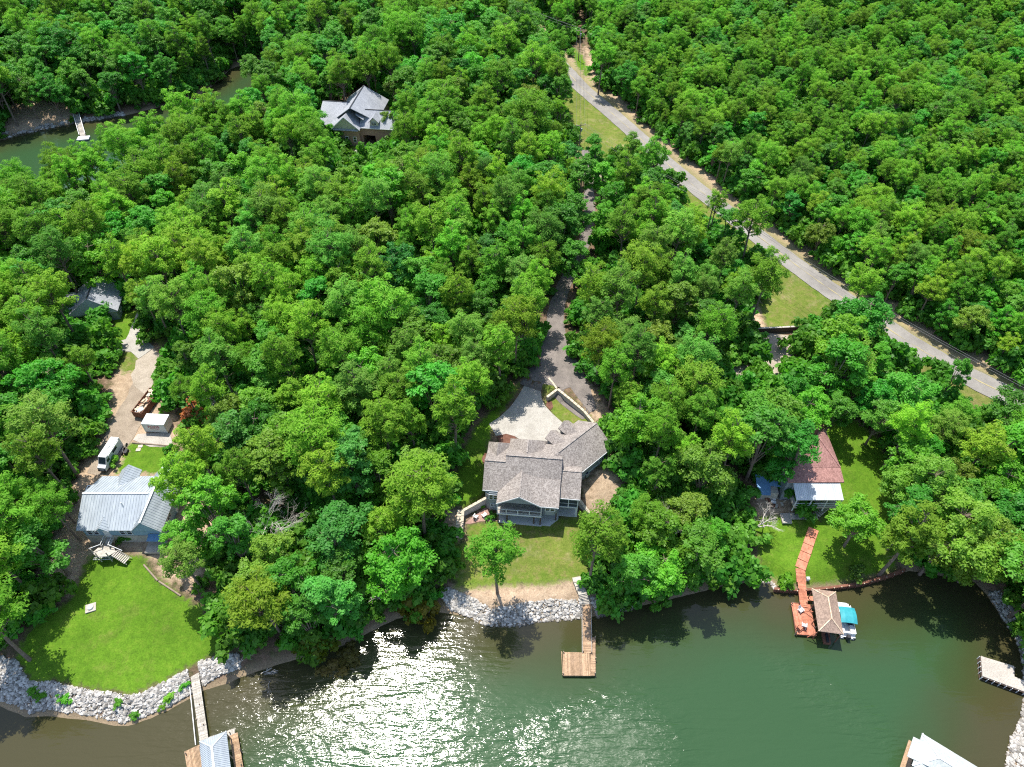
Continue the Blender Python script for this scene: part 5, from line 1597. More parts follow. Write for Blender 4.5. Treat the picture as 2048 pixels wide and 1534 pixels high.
# ------------------------------------------------------------ trees
def leaf_cloud(rng, cen, rad, per, L, W, jitter=0.6, upw=0.35, shell=0.5):
    n = len(cen) * per
    c = np.repeat(cen, per, 0)
    r = np.repeat(rad, per, 0)
    d = rng.normal(size=(n, 3))
    d[:, 2] = np.where(d[:, 2] < -0.35, -d[:, 2], d[:, 2])
    d /= np.linalg.norm(d, axis=1, keepdims=True)
    rho = shell + (1 - shell) * rng.random((n, 1))
    p = c + d * rho * r
    nm = d * 0.95 + rng.normal(size=(n, 3)) * jitter * 0.6 + np.array([0, 0, upw])
    nm /= np.linalg.norm(nm, axis=1, keepdims=True)
    t = np.cross(nm, rng.normal(size=(n, 3)))
    t /= np.linalg.norm(t, axis=1, keepdims=True) + 1e-9
    b = np.cross(nm, t)
    s = rng.uniform(0.65, 1.35, (n, 1))
    t = t * (L / 2) * s
    b = b * (W / 2) * s
    fold = nm * (W * 0.18) * s
    V = np.stack([p - t, p + b - fold, p + t, p - b - fold], 1).reshape(-1, 3)
    return V

def quads_obj_mesh(name, V, mat):
    me = bpy.data.meshes.new(name)
    n = len(V)
    me.vertices.add(n)
    me.vertices.foreach_set('co', V.astype(np.float32).ravel())
    me.loops.add(n)
    me.loops.foreach_set('vertex_index', np.arange(n, dtype=np.int32))
    me.polygons.add(n // 4)
    me.polygons.foreach_set('loop_start', np.arange(0, n, 4, dtype=np.int32))
    me.update()
    me.materials.append(M[mat])
    return me

def pine_proto(seed, h=19.0, R0=3.4, base=0.5, n=34, per=78, slim=False):
    n = int(n * 1.8)
    rng = np.random.default_rng(seed)
    rnd = random.Random(seed)
    mb = MB()
    lean = rng.normal(0, 0.35, 2)
    def trunk(t):
        return Vector((lean[0] * t * t + 0.25 * math.sin(3 * t + seed), lean[1] * t * t + 0.2 * math.sin(2.3 * t + 1.7 * seed), h * t)) - Vector((0.25 * math.sin(seed), 0.2 * math.sin(1.7 * seed), 0))
    mb.tube([trunk(t) - Vector((0, 0, 0.4 if t == 0 else 0)) for t in (0, 0.15, 0.35, 0.55, 0.75, 0.95)], [0.27, 0.22, 0.19, 0.15, 0.10, 0.03], 7)
    cen, rad = [], []
    ct = 0.70 if not slim else 0.64
    up, dn = (0.27 if not slim else 0.34) * h, 0.21 * h
    for i in range(n):
        # clumps spread evenly over a rounded dome, with some inside it
        zz = 1 - 1.62 * (i + 0.5) / n
        w = i * 2.399 + rng.normal(0, 0.3)
        rr = math.sqrt(max(0.0, 1 - zz * zz)) if zz > 0 else math.sqrt(max(0.0, 1 - zz * zz * 0.8))
        k = rng.uniform(0.62, 1.06) if i % 4 else rng.uniform(0.3, 0.6)
        axis = trunk(ct)
        c = axis + Vector((math.cos(w) * rr * R0 * k, math.sin(w) * rr * R0 * k, zz * (up if zz > 0 else dn) * k + rng.normal(0, 0.25)))
        q = rng.uniform(0.6, 1.0) * (R0 / 3.4) * 1.12
        cen.append(c[:])
        rad.append((q * rng.uniform(0.9, 1.2), q * rng.uniform(0.9, 1.2), q * rng.uniform(0.75, 1.0)))
        st_ = trunk(min(0.93, max(base * 0.85, c.z / h - 0.07 - 0.02 * rr * R0)))
        mb.tube([st_, st_.lerp(c, 0.55) + Vector((0, 0, -0.15)), c], [0.07, 0.045, 0.015], 4, False)
    for k in range(5):   # dead stubs low on the bole
        t = rnd.uniform(0.28, base)
        w = rnd.uniform(0, 6.28)
        a = trunk(t)
        mb.tube([a, a + Vector((math.cos(w), math.sin(w), 0.15)) * rnd.uniform(0.8, 2.0)], [0.045, 0.01], 4, False)
    V = leaf_cloud(rng, np.array(cen), np.array(rad), per, 0.50, 0.17, 0.7, 0.6, 0.4)
    return mb.mesh('pine_trunk', M['bark']), quads_obj_mesh('pine_crown', V, 'needles')

def broad_proto(seed, h=15.0, R0=3.9, base=0.22, n=60, per=78, L=0.38, W=0.25):
    n = int(n * 1.7)
    rng = np.random.default_rng(seed)
    mb = MB()
    lean = rng.normal(0, 0.5, 2)
    def trunk(t):
        return Vector((lean[0] * t * t, lean[1] * t * t, h * t))
    mb.tube([trunk(t) - Vector((0, 0, 0.4 if t == 0 else 0)) for t in (0, 0.12, 0.3, 0.5, 0.75)], [0.30, 0.23, 0.19, 0.13, 0.05], 7)
    cen, rad = [], []
    # a few leading limbs, each carrying a lobe of the crown
    lobes = []
    for i in range(9):
        w = i * 2.399 + rng.normal(0, 0.35)
        el = rng.uniform(-0.75, -0.1) if i % 3 == 0 else rng.uniform(-0.1, 1.1)
        rr = R0 * rng.uniform(0.5, 0.72)
        lobes.append((Vector((math.cos(w) * math.cos(el) * rr + lean[0], math.sin(w) * math.cos(el) * rr + lean[1],
                              h * 0.60 + math.sin(el) * h * 0.30)), R0 * rng.uniform(0.38, 0.6)))
    lobes.append((Vector((lean[0], lean[1], h * 0.86)), R0 * 0.5))
    for lc, lr in lobes:
        s = trunk(rng.uniform(base * 0.8, base * 1.6))
        mb.tube([s, s.lerp(lc, 0.5) + Vector((0, 0, 0.3)), lc], [0.11, 0.07, 0.03], 5, False)
    for i in range(n):
        lc, lr = lobes[i % len(lobes)]
        d = rng.normal(size=3)
        d[2] = abs(d[2]) * 0.9 - 0.25
        d /= np.linalg.norm(d)
        c = lc + Vector(d) * lr * rng.uniform(0.55, 1.05)
        k = rng.uniform(0.6, 1.0) * (R0 / 3.9 if R0 < 5 else 1.15)
        cen.append(c[:])
        rad.append((k * 1.1, k * 1.1, k * 0.9))
        mb.tube([lc, c], [0.035, 0.012], 3, False)
    V = leaf_cloud(rng, np.array(cen), np.array(rad), per, L, W, 0.7, 0.6, 0.35)
    return mb.mesh('broadleaf_trunk', M['bark']), quads_obj_mesh('broadleaf_crown', V, 'leaves')

PINES = [pine_proto(11, 20, 3.5, 0.48, 36), pine_proto(12, 19, 3.1, 0.52, 32), pine_proto(13, 20, 3.9, 0.46, 44),
         pine_proto(14, 18.5, 3.4, 0.42, 38), pine_proto(15, 18, 2.9, 0.36, 36, slim=True), pine_proto(16, 19.5, 3.5, 0.55, 34)]
BROADS = [broad_proto(21, 15, 3.9), broad_proto(22, 16, 3.5, n=56), broad_proto(23, 14, 4.3, n=66), broad_proto(24, 17, 3.7, n=60),
          broad_proto(25, 13, 3.6, n=54), broad_proto(26, 15, 4.0, n=60), broad_proto(27, 19, 6.4, 0.2, 150, 80, 0.42, 0.26)]

# parts of the view where the photograph shows open ground, roofs or water
CLEAR = [
    [(900, 1180), (903, 1090), (893, 1040), (893, 1005), (905, 960), (925, 895), (945, 850), (985, 810), (1030, 770), (1052, 725), (1078, 660), (1092, 610), (1103, 572),
     (1133, 560), (1118, 615), (1135, 670), (1150, 735), (1178, 785), (1205, 835), (1222, 880), (1240, 930), (1250, 985), (1240, 1020), (1190, 1030), (1170, 1060),
     (1172, 1150), (1190, 1200), (1260, 1215), (1265, 1240), (1200, 1260), (880, 1240), (885, 1190)],
    [(1160, 470), (1186, 470), (1178, 505), (1150, 530), (1130, 548), (1122, 535), (1150, 505)], [(1166, 380), (1188, 380), (1188, 425), (1172, 430)],
    [(40, 1310), (70, 1240), (150, 1195), (180, 1120), (150, 1075), (155, 1030), (165, 985), (185, 940), (195, 885), (235, 830), (268, 780), (262, 745), (232, 735),
     (226, 700), (235, 690), (260, 670), (250, 640), (238, 610), (240, 575), (190, 556), (160, 590), (152, 620), (225, 640), (268, 632), (285, 640), (290, 680), (330, 720), (325, 790),
     (350, 840), (345, 890), (335, 935), (350, 960), (345, 1000), (400, 1010), (405, 1045), (345, 1075), (300, 1090), (300, 1120), (340, 1170), (390, 1200),
     (410, 1260), (440, 1300), (478, 1310), (478, 1350), (400, 1400), (0, 1440), (0, 1320)],
    [(632, 210), (655, 212), (680, 195), (728, 170), (768, 205), (765, 225), (788, 235), (782, 290), (745, 305), (700, 310), (685, 300), (655, 260)],
    [(1140, 145), (1180, 180), (1235, 205), (1300, 250), (1345, 285), (1420, 350), (1500, 415), (1600, 490), (1665, 540), (1690, 565), (1655, 600), (1612, 665),
     (1505, 672), (1508, 610), (1545, 530), (1490, 460), (1420, 410), (1350, 362), (1322, 352), (1325, 300), (1280, 295), (1190, 300), (1130, 255), (1145, 210)],
    [(1745, 620), (1800, 640), (1890, 705), (1960, 745), (2048, 785), (2048, 805), (1990, 790), (1930, 785), (1880, 748), (1820, 695), (1740, 655)],
    [(1495, 670), (1612, 668), (1605, 690), (1572, 705), (1562, 765), (1530, 748), (1512, 700)],
    [(1450, 735), (1500, 722), (1520, 750), (1480, 775), (1455, 768)],
    [(1583, 960), (1625, 900), (1635, 855), (1655, 855), (1690, 870), (1740, 900), (1740, 960), (1700, 990), (1640, 1000), (1590, 1000)],
    [(1515, 1150), (1520, 1085), (1500, 1045), (1505, 960), (1580, 960), (1590, 1040), (1640, 1050), (1640, 1100), (1730, 1080), (1745, 1145), (1690, 1165), (1600, 1180)],
    [(0, 275), (80, 248), (240, 226), (225, 238), (170, 256), (120, 278), (60, 302), (0, 330)], [(20, 205), (135, 205), (160, 230), (100, 250), (0, 262)],
    [(270, 150), (285, 160), (308, 190), (290, 195)], [(1150, 20), (1172, 20), (1195, 110), (1200, 170), (1150, 140)],
    [(440, 395), (465, 398), (465, 428), (455, 428)], [(445, 150), (500, 140), (475, 172), (440, 180)], [(480, 985), (600, 985), (600, 1030), (480, 1030)],
    [(720, 1300), (770, 1262), (880, 1235), (1260, 1235), (1310, 1250), (1400, 1210), (1440, 1190), (1545, 1180), (1750, 1170), (1790, 1190), (1980, 1200),
     (2048, 1300), (2048, 1534), (480, 1534), (560, 1400)]]
YY, XX = np.mgrid[0:384, 0:512]
clear_mask = np.zeros(XX.shape, bool)
for pl in CLEAR:
    clear_mask |= sdf(pl, XX * 4.0 + 2, YY * 4.0 + 2) > 0

def covers_clear(x, y, z, h, rc, base):
    """does a tree standing here hide ground or roofs that the photograph shows?"""
    hit = np.zeros(x.shape, int)
    for th in np.linspace(0, 2 * math.pi, 9)[:-1]:
        for f, k in ((base + 0.12, 0.75), (0.72, 0.95), (0.93, 0.6)):
            px, py = proj(x + rc * k * math.cos(th), y + rc * k * math.sin(th), z + h * f)
            i, j = (px / 4).astype(int), (py / 4).astype(int)
            ok = (i >= 0) & (i < 512) & (j >= 0) & (j < 384)
            hit += ok & clear_mask[np.clip(j, 0, 383), np.clip(i, 0, 511)]
    return hit

OPEN = [g2(l) for l in (
    [(885, 1180), (900, 1000), (940, 850), (1000, 790), (1050, 740), (1150, 730), (1260, 900), (1270, 1000), (1200, 1060), (1190, 1180)],
    [(60, 1300), (160, 1110), (150, 960), (200, 900), (230, 700), (330, 700), (350, 900), (352, 1000), (395, 1040), (360, 1090), (325, 1120), (395, 1200), (435, 1300), (300, 1390), (120, 1370)],
    [(630, 240), (780, 240), (790, 300), (650, 300)], [(150, 620), (245, 600), (245, 650), (150, 650)],
    [(1510, 1150), (1520, 1000), (1640, 880), (1690, 860), (1700, 1160), (1600, 1178)])]

HEROES = []   # (kind, proto, x, y, height scale, crown scale, colour, label, rot)
def hero(kind, proto, base_px, hs, cs, col, label, rot=0.0):
    g = G(*base_px)
    HEROES.append((kind, proto, g.x, g.y, hs, cs, col, label, rot))

YG, MG, GG = (0.205, 0.385, 0.032), (0.155, 0.360, 0.032), (0.155, 0.330, 0.046)
BG, DG, TG, OG = (0.135, 0.380, 0.028), (0.092, 0.310, 0.030), (0.098, 0.315, 0.048), (0.180, 0.320, 0.034)
hero('pine', 5, (995, 1187), 0.97, 1.02, MG, 'lone tall pine with bare trunk on the middle lawn near the rocky shore', 0.3)
hero('pine', 5, (1178, 1166), 1.05, 1.05, MG, 'pine with dark trunk rising just right of the wooden dock stairs', 1.0)
hero('pine', 2, (852, 1088), 1.05, 1.25, YG, 'broad yellow-green pine at the edge of the wood left of the side lawn', 2.0)
hero('broad', 2, (1688, 1092), 0.78, 0.95, BG, 'bright green tree in front of the white metal porch roof', 0.5)
hero('broad', 6, (1838, 1150), 1.0, 1.05, OG, 'huge olive-green tree leaning over the end of the red seawall', 0.8)
hero('broad', 6, (1915, 1165), 0.85, 0.85, OG, 'broad olive tree at the shore behind the right rocks', 2.6)
hero('broad', 6, (1800, 1060), 0.9, 0.85, OG, 'wide olive tree on the right side of the red-roofed house lawn', 1.4)
hero('broad', 4, (797, 236), 0.95, 0.95, (0.10, 0.17, 0.02), 'rounded yellow-green tree right beside the slate-roofed house', 0.2)
hero('broad', 4, (777, 275), 0.62, 0.75, OG, 'short olive tree at the right front corner of the slate-roofed house', 1.2)
hero('broad', 1, (1120, 250), 0.95, 0.85, DG, 'vine-covered dark tree standing left of the road bend', 0.7)
hero('pine', 5, (1497, 655), 1.0, 1.1, MG, 'pine with a long bare trunk at the left end of the roadside lawn', 2.2)
hero('pine', 1, (1196, 190), 0.9, 1.1, MG, 'tall pine on the right side of the road near the utility poles', 0.2)
hero('broad', 2, (1700, 700), 1.0, 1.15, DG, 'rounded dark tree overhanging the paved road near the pale gravel yard', 1.9)
hero('broad', 5, (1640, 815), 1.05, 1.2, BG, 'broad tree beside the pale gravel yard uphill of the red-roofed house', 2.9)
hero('broad', 1, (1868, 815), 0.85, 0.6, DG, 'narrow dark tree sticking out over the lower right stretch of road', 0.4)
hero('broad', 3, (1562, 985), 1.0, 1.0, DG, 'dark tree shading the left half of the red-roofed house', 2.2)
hero('pine', 3, (418, 1050), 1.0, 1.0, YG, 'pine overlapping the right slope of the white metal roof', 0.9)
for _k, (_x, _y, _w) in enumerate(((1200, 425, 'third'), (1158, 430, 'second'), (1205, 505, 'fifth'), (1148, 575, 'sixth'), (1188, 375, 'first'), (1140, 500, 'fourth'))):
    hero('broad', (1, 3, 0, 4, 1, 3)[_k], (_x, _y), 0.9, 1.0, (BG, DG)[_k % 2], f'{_w} from the top of the leafy trees crowding the upper gravel drive', _k * 1.3)
hero('pine', 4, (1002, 776), 0.95, 1.1, MG, 'tall pine at the wood edge just left of the parking pad', 0.9)
hero('pine', 2, (1030, 748), 0.95, 0.95, YG, 'tall pine shading the top corner of the parking pad', 1.9)
hero('pine', 0, (1056, 704), 0.95, 0.95, MG, 'tall pine on the left shoulder of the lower gravel drive', 2.9)
hero('pine', 3, (1074, 655), 0.95, 0.95, YG, 'pine leaning over the middle bend of the gravel drive', 0.6)
hero('broad', 0, (405, 1130), 0.75, 0.85, MG, 'lower leafy tree right of the stair deck at the lawn corner', 0.6)
hero('broad', 3, (455, 1085), 0.95, 1.0, BG, 'leafy tree at the right border of the sandy left yard', 1.6)
hero('pine', 1, (440, 990), 0.95, 1.0, YG, 'slim pine behind the sandy yard right of the metal roof', 1.1)
hero('pine', 3, (1296, 402), 0.95, 1.05, MG, 'tall pine whose crown touches the road above the junction', 0.3)
hero('pine', 0, (1480, 540), 0.95, 1.1, YG, 'pine covering the road edge between junction and roadside lawn', 1.3)
hero('broad', 3, (1255, 372), 0.85, 0.9, BG, 'leafy tree at the lower end of the pole meadow', 2.3)
hero('broad', 1, (1440, 520), 0.9, 0.95, DG, 'dark leafy tree behind the road between junction and roadside lawn', 0.3)
hero('broad', 2, (1995, 890), 0.95, 1.1, DG, 'leafy tree hiding the right end of the paved road', 1.1)
hero('broad', 1, (1258, 1194), 0.85, 0.95, DG, 'dark leafy tree on the bank right of the dock stairs', 0.5)
hero('broad', 2, (1310, 1190), 0.9, 1.0, BG, 'bright leafy tree overhanging the water right of the wooden dock', 1.5)
hero('broad', 3, (1375, 1172), 0.9, 1.1, MG, 'broad leafy tree on the shore midway between the two right docks', 2.5)
hero('broad', 0, (1305, 1118), 0.95, 1.0, BG, 'leafy tree right of the lawn, behind the shore bank trees', 3.5)
hero('pine', 1, (1415, 480), 0.75, 0.7, MG, 'young open pine beside the road junction, near the mailbox', 0.9)

rng = np.random.default_rng(77)
NC = 34000
cx = rng.uniform(-300, 300, NC)
cy = rng.uniform(38, 430, NC)
inview = np.abs(cx) < 50 + 0.80 * cy
cx, cy = cx[inview], cy[inview]
shore = np.minimum(-sdf(LAKE, cx, cy), -sdf(COVE, cx, cy))
keep = shore > 0.6
for pl in OPEN:
    keep &= sdf(pl, cx, cy) < 0.5
keep &= path_dist(ROAD_C, cx, cy) > 6.0
keep &= path_dist(DRIVE_MAIN, cx, cy) > 2.2
cx, cy, shore = cx[keep], cy[keep], shore[keep]
east = right_of_road(cx, cy)
cz = height(cx, cy)
bpx, bpy_ = proj(cx, cy, cz + 10)
nzv = np.sin(cx * 0.11 + 2) * np.cos(cy * 0.09) + 0.5 * np.sin(cx * 0.05 - cy * 0.07)
pb = np.where(east > 0, 0.60 + 0.2 * nzv, 0.70 + 0.15 * nzv)
pb = np.where((bpx > 380) & (bpx < 900) & (bpy_ > 900), 0.28, pb)
pb = np.where((bpx > 1500) & (bpy_ > 600) & (east < 0), 0.15, pb)
pb = np.where((bpy_ < 230) & (bpx < 1100), 0.38, pb)
is_pine = rng.random(len(cx)) < pb
sc = np.where(east > 0, rng.uniform(0.58, 0.70, len(cx)), rng.uniform(0.82, 1.08, len(cx)))
small = rng.random(len(cx)) < 0.18
sc = np.where(small, sc * 0.7, sc)
wd = sc * rng.uniform(0.95, 1.25, len(cx)) * np.where(is_pine, 1.0, 1.0)
proto = rng.integers(0, 6, len(cx))
rot = rng.uniform(0, 6.28, len(cx))
PH = np.array([20, 19, 20, 18.5, 18, 19.5])
PR = np.array([3.5, 3.1, 3.9, 3.4, 2.9, 3.5])
BH = np.array([15, 16, 14, 17, 13, 15.0])
BR = np.array([3.9, 3.5, 4.3, 3.7, 3.6, 4.0])
H_ = np.where(is_pine, PH[proto], BH[proto]) * sc
R_ = np.where(is_pine, PR[proto], BR[proto]) * wd + 0.5
hit = covers_clear(cx, cy, cz, H_, R_, 0.4)
ok = hit <= np.where(cy > 115, 1, 0)
order = np.flatnonzero(ok)
cell = {}
sel = []
for kd, pr, x, y, hs, cs, *_ in HEROES:
    cell.setdefault((int(x // 6), int(y // 6)), []).append((x, y, 4.2 * cs))
for i in order:
    x, y = cx[i], cy[i]
    rad_i = (2.35 if east[i] > 0 else 3.5) * (0.75 if small[i] else 1.0) * wd[i] / sc[i] * (1.0 if is_pine[i] else 1.05)
    gx, gy = int(x // 6), int(y // 6)
    good = True
    for a in (gx - 1, gx, gx + 1):
        for b in (gy - 1, gy, gy + 1):
            for (qx, qy, qr) in cell.get((a, b), ()):
                if (x - qx) ** 2 + (y - qy) ** 2 < ((rad_i + qr) * 0.5 * 1.12) ** 2:
                    good = False
                    break
            if not good: break
        if not good: break
    if good:
        cell.setdefault((gx, gy), []).append((x, y, rad_i))
        sel.append(i)
sel = np.array(sel)

REG = [([(0, 0), (540, 0), (560, 120), (430, 200), (240, 235), (0, 290)], 'across the upper-left cove'),
       ([(540, -50), (1140, -50), (1140, 300), (900, 330), (650, 330), (420, 270), (430, 200), (560, 120)], 'around the slate-roofed house'),
       ([(-50, 280), (420, 270), (650, 330), (640, 560), (0, 560)], 'on the land below the cove'),
       ([(-50, 560), (240, 540), (230, 800), (150, 1100), (60, 1300), (-50, 1320)], 'along the left photo edge'),
       ([(600, 330), (1180, 320), (1150, 560), (600, 560)], 'left of the upper gravel drive'),
       ([(240, 550), (640, 550), (640, 780), (320, 780)], 'behind the red debris container'),
       ([(640, 550), (1160, 550), (1080, 700), (1000, 800), (640, 800)], 'left of the lower gravel drive'),
       ([(320, 780), (1000, 780), (930, 900), (880, 960), (380, 960)], 'uphill of the wooded point'),
       ([(380, 950), (920, 950), (900, 1250), (420, 1340)], 'on the wooded shoreline point'),
       ([(1100, 330), (1330, 330), (1560, 520), (1500, 640), (1560, 800), (1180, 800), (1100, 650)], 'between gravel drive and paved road'),
       ([(1180, 790), (1560, 790), (1560, 1250), (1170, 1250)], 'between taupe and red-roofed houses'),
       ([(1540, 600), (1760, 620), (2100, 820), (2100, 1260), (1700, 1260), (1600, 900), (1540, 780)], 'around the red-roofed house'),
       ([(1140, 0), (2100, 0), (2100, 360), (1450, 360)], 'in the upper right wood'),
       ([(1300, 250), (2100, 350), (2100, 810), (1700, 600)], 'in the wood right of the road')]

def region(px, py):
    for poly, ph in REG:
        if sdf(poly, np.array([px]), np.array([py]))[0] > 0:
            return ph
    return 'in the forest beyond'

ORD = ['', 'first', 'second', 'third', 'fourth', 'fifth', 'sixth', 'seventh', 'eighth', 'ninth', 'tenth', 'eleventh', 'twelfth', 'thirteenth',
       'fourteenth', 'fifteenth', 'sixteenth', 'seventeenth', 'eighteenth', 'nineteenth']
TENS = ['', '', 'twent', 'thirt', 'fort', 'fift', 'sixt', 'sevent', 'eight', 'ninet']

def ordinal(n):
    if n < 20: return ORD[n]
    t, u = divmod(n, 10)
    return TENS[t] + ('ieth' if u == 0 else 'y-' + ORD[u])

def plant(kind, proto_i, x, y, hs, cs, col, label, rz, group=None):
    tr, cr = (PINES if kind == 'pine' else BROADS)[proto_i]
    z = hz(x, y)
    root = thing('pine_tree' if kind == 'pine' else 'broadleaf_tree', label, 'pine' if kind == 'pine' else 'tree', (x, y, z), rz, group)
    root.scale = (cs, cs, hs)
    a = bpy.data.objects.new('trunk', tr)
    b = bpy.data.objects.new('crown', cr)
    b.color = (*col, 1)
    for o in (a, b):
        COL.objects.link(o)
        o.parent = root
    return a, b

for h in HEROES:
    plant(h[0], h[1], h[2], h[3], h[4], h[5], h[6], h[7], h[8])

PT = {'yellow-green': YG, 'mid-green': MG, 'grey-green': GG}
BT = {'bright-green': BG, 'deep-green': DG, 'bluish-green': TG, 'olive': OG}
rows = {'pine': [], 'broad': []}
for i in sel:
    px, py = proj(cx[i], cy[i], cz[i] + H_[i] * 0.75)
    kd = 'pine' if is_pine[i] else 'broad'
    vis = 20 < px < 2028 and 15 < py < 1520
    rows[kd].append((0 if vis else 1, math.dist((cx[i], cy[i], cz[i] + 12), (0, 0, CAM_H)), i, px, py))
singles, mass = [], {'pine': [], 'broad': []}
for kd in rows:
    rows[kd].sort()
    cap = 300 - sum(1 for h in HEROES if h[0] == kd)
    for k, (o_, d_, i, px, py) in enumerate(rows[kd]):
        if k < cap and o_ == 0:
            tones = list(PT if kd == 'pine' else BT)
            q = rng.random()
            tone = tones[0 if q < 0.42 else 1 if q < 0.80 else 2] if kd == 'pine' else tones[0 if q < 0.34 else 1 if q < 0.66 else 2 if q < 0.86 else 3]
            singles.append([kd, i, px, py, tone, region(px, py), 'small' if sc[i] < 0.72 else 'tall'])
        else:
            mass[kd].append(i)
groups = {}
for s in singles:
    groups.setdefault((s[0], s[4], s[5], s[6]), []).append(s)
for (kd, tone, ph, size), ls in groups.items():
    ls.sort(key=lambda s: s[2])
    noun = 'pine' if kd == 'pine' else 'broadleaf'
    for k, s in enumerate(ls):
        i = s[1]
        if len(ls) == 1:
            lab = f'only {size} {tone} {noun} {ph}'
        else:
            lab = f'{ordinal(k + 1)} from left of the {size} {tone} {noun}s {ph}'
        j = lambda: 1 + (rng.random() - 0.5) * 0.16
        col = tuple(c * j() for c in (PT if kd == 'pine' else BT)[tone])
        plant(kd, int(proto[i]), cx[i], cy[i], sc[i], wd[i], col, lab, rot[i], f'{size} {tone} {noun}s {ph}')

def scatter_group(name, protos):
    ng = bpy.data.node_groups.new(name, 'GeometryNodeTree')
    ng.interface.new_socket('Geometry', in_out='INPUT', socket_type='NodeSocketGeometry')
    ng.interface.new_socket('Geometry', in_out='OUTPUT', socket_type='NodeSocketGeometry')
    N, Lk = ng.nodes, ng.links
    gi, go = N.new('NodeGroupInput'), N.new('NodeGroupOutput')
    iop = N.new('GeometryNodeInstanceOnPoints')
    allj = N.new('GeometryNodeJoinGeometry')
    for objs in protos:
        jn = N.new('GeometryNodeJoinGeometry')
        for ob in objs:
            oi = N.new('GeometryNodeObjectInfo')
            oi.transform_space = 'ORIGINAL'
            oi.inputs['Object'].default_value = ob
            Lk.new(oi.outputs['Geometry'], jn.inputs[0])
        ti = N.new('GeometryNodeGeometryToInstance')
        Lk.new(jn.outputs[0], ti.inputs[0])
        Lk.new(ti.outputs[0], allj.inputs[0])
    def na(nm, ty):
        a = N.new('GeometryNodeInputNamedAttribute')
        a.data_type = ty
        a.inputs['Name'].default_value = nm
        return a.outputs[0]
    rx = N.new('ShaderNodeCombineXYZ')
    Lk.new(na('turn', 'FLOAT'), rx.inputs[2])
    iop.inputs['Pick Instance'].default_value = True
    Lk.new(gi.outputs[0], iop.inputs['Points'])
    Lk.new(allj.outputs[0], iop.inputs['Instance'])
    Lk.new(na('which', 'INT'), iop.inputs['Instance Index'])
    Lk.new(rx.outputs[0], iop.inputs['Rotation'])
    Lk.new(na('size', 'FLOAT_VECTOR'), iop.inputs['Scale'])
    Lk.new(iop.outputs[0], go.inputs[0])
    return ng

def scatter(name, label, cat, pts, turn, size, which, protos, col):
    me = bpy.data.meshes.new(name)
    me.from_pydata([tuple(p) for p in pts], [], [])
    for nm, ty, dat, key in (('turn', 'FLOAT', turn, 'value'), ('which', 'INT', which, 'value'), ('size', 'FLOAT_VECTOR', size, 'vector')):
        a = me.attributes.new(nm, ty, 'POINT')
        a.data.foreach_set(key, np.asarray(dat).ravel().astype(np.int32 if ty == 'INT' else np.float32))
    o = bpy.data.objects.new(name, me)
    COL.objects.link(o)
    o.color = (*col, 1)
    md = o.modifiers.new('scatter', 'NODES')
    md.node_group = scatter_group(name, protos)
    return tag(o, label, cat, kind='stuff')

def first_with(mesh):
    for o in COL.objects:
        if o.data is mesh:
            return o

for kd, nm, lab, col, PL in (('pine', 'pine_wood', 'mass of farther pines filling the distant woods', (0.170, 0.370, 0.032), PINES),
                             ('broad', 'broadleaf_wood', 'mass of farther leafy trees filling the distant woods', (0.112, 0.345, 0.036), BROADS)):
    ii = np.array(mass[kd])
    prs = []
    for tr, cr in PL:
        pr = []
        for me_ in (tr, cr):
            o = first_with(me_)
            pr.append(o)
        prs.append([o for o in pr if o])
    scatter(nm, lab, 'woodland', np.stack([cx[ii], cy[ii], cz[ii]], -1), rot[ii], np.stack([wd[ii], wd[ii], sc[ii]], -1), proto[ii], prs, col)

# understorey: shrubs and saplings under and between the trees
def shrub_mesh(seed, L=0.34, W=0.24, n=14, per=60, r=0.9):
    rg = np.random.default_rng(seed)
    cen = rg.normal(0, 0.5, (n, 3)) * np.array([r, r, 0.5]) + np.array([0, 0, 0.8])
    cen[:, 2] = np.abs(cen[:, 2])
    return quads_obj_mesh('shrub_foliage', leaf_cloud(rg, cen, np.full((n, 3), 0.5 * r), per, L, W, 0.8, 0.3, 0.2), 'leaves')

SHRUBS = [shrub_mesh(61), shrub_mesh(62), shrub_mesh(63)]

def shrub(px, py, s, col, label, k=0, sz=None):
    g = G(px, py)
    o = bpy.data.objects.new('shrub', SHRUBS[k])
    COL.objects.link(o)
    o.location = g - Vector((0, 0, 0.08))
    o.scale = (s, s, sz or s)
    o.rotation_euler = (0, 0, px * 0.7)
    o.color = (*col, 1)
    return tag(o, label, 'shrub')

s0 = [shrub(984, 1037, 0.8, DG, 'small round shrub at the left corner of the house patio', 0),
      shrub(1570, 1168, 1.35, BG, 'bright green bush on the right lawn left of the red walkway', 1),
      shrub(1706, 1158, 1.3, (0.09, 0.19, 0.03), 'small spiky tree on the right lawn just above the seawall', 2, 2.0)]
shrub(397, 836, 3.0, (0.40, 0.15, 0.05), 'orange-brown dead bush right of the white container', 0, 2.4)
shrub(840, 1232, 3.0, (0.17, 0.16, 0.014), 'yellow-green bush on the shore left of the blue-shaded rocks', 1, 2.6)
shrub(640, 1300, 2.6, (0.13, 0.18, 0.012), 'yellow-green bush over the water on the wooded point', 2, 2.8)
shrub(672, 1345, 2.3, (0.19, 0.16, 0.04), 'yellowing fallen treetop lying in the water', 0, 1.2)
shrub(700, 1318, 1.9, (0.17, 0.15, 0.035), 'small yellowing branch clump at the tip of the wooded point', 1, 1.2)
shrub(343, 905, 1.1, DG, 'dark bush at the right end of the concrete slab', 1)
shrub(255, 1078, 1.2, DG, 'dark green bush against the near wall of the metal-roofed house', 2)
shrub(232, 925, 1.1, MG, 'bush beside the parked motorhome', 0)
shrub(332, 824, 1.0, MG, 'low bush between debris container and white container', 2)
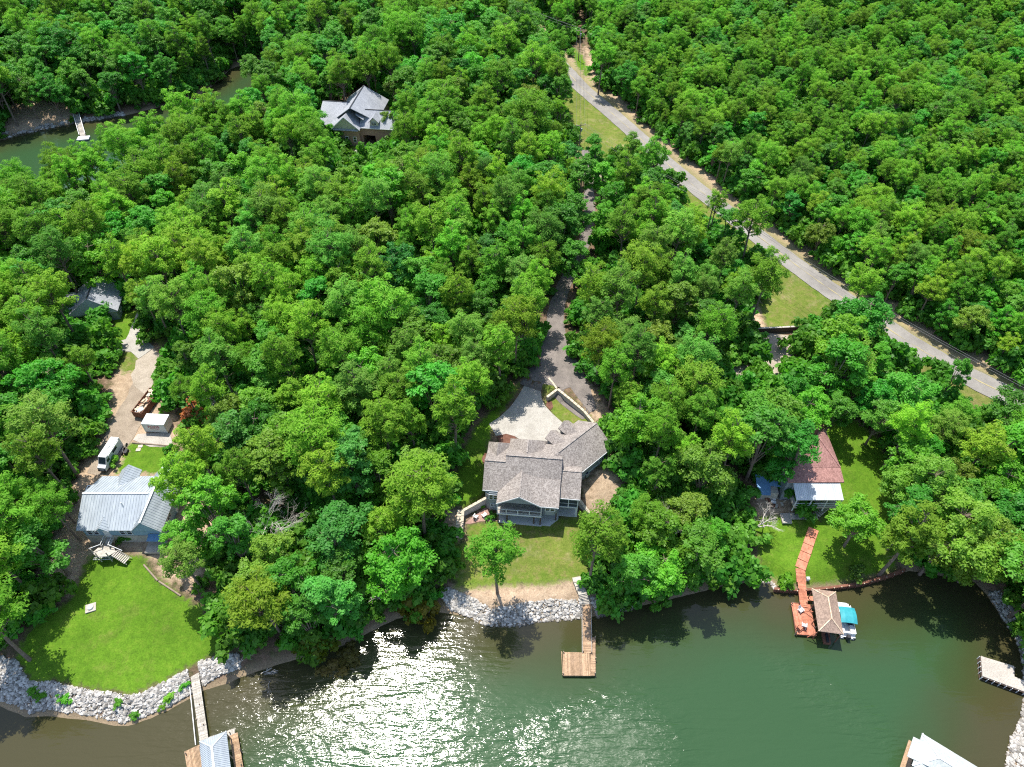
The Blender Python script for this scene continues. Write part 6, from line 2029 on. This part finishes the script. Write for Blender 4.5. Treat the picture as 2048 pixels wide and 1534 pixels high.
shrub(962, 1012, 0.6, BG, 'tiny shrub at the top of the retaining wall left of the house', 1)

rr = np.random.default_rng(9)
n = 34000
ux, uy = rr.uniform(-230, 230, n), rr.uniform(44, 320, n)
m = (np.abs(ux) < 45 + 0.78 * uy) & (np.minimum(-sdf(LAKE, ux, uy), -sdf(COVE, ux, uy)) > 0.3) & (path_dist(ROAD_C, ux, uy) > 5.5) & (path_dist(DRIVE_MAIN, ux, uy) > 4.0)
ux, uy = ux[m], uy[m]
uz = height(ux, uy)
px, py = proj(ux, uy, uz + 0.8)
i, j = (px / 4).astype(int), (py / 4).astype(int)
inside = (i >= 0) & (i < 512) & (j >= 0) & (j < 384)
bad = inside & clear_mask[np.clip(j, 0, 383), np.clip(i, 0, 511)]
for pl in LAWNS + DIRTS[:1]:
    bad |= sdf(pl, ux, uy) > -0.5
ux, uy, uz = ux[~bad], uy[~bad], uz[~bad]
ss = rr.uniform(0.6, 2.4, len(ux)) ** 1.25
scatter('undergrowth', 'low shrubs and saplings growing under the forest trees', 'undergrowth', np.stack([ux, uy, uz - 0.1], -1), rr.uniform(0, 6.28, len(ux)),
        np.stack([ss, ss, ss * rr.uniform(0.8, 1.5, len(ux))], -1), rr.integers(0, 3, len(ux)), [[o] for o in s0], (0.100, 0.290, 0.030))

# weeds among the rocks and shoreline shrubs
for k, (px, py, s) in enumerate(((130, 1400, 0.9), (68, 1385, 0.8), (85, 1392, 0.7), (240, 1406, 0.7), (340, 1395, 0.8), (368, 1372, 0.7), (325, 1412, 0.6), (270, 1430, 0.7))):
    shrub(px, py, s, BG, f'{ordinal(k + 1)} from the top of the weed tufts growing among the left shore rocks' if False else
          ['bushiest weed tuft in the middle of the left shore rocks', 'weed tuft at the left bend of the left shore rocks', 'small weed tuft just right of the bend in the left rocks',
           'weed tuft below the lowest edge of the big left lawn', 'weed tuft in the rocks just left of the grey dock', 'weed tuft against the grey dock walkway',
           'low weeds near the waterline left of the grey dock', 'low weeds at the lowest tip of the left shore rocks'][k], k % 3, s * 0.6)
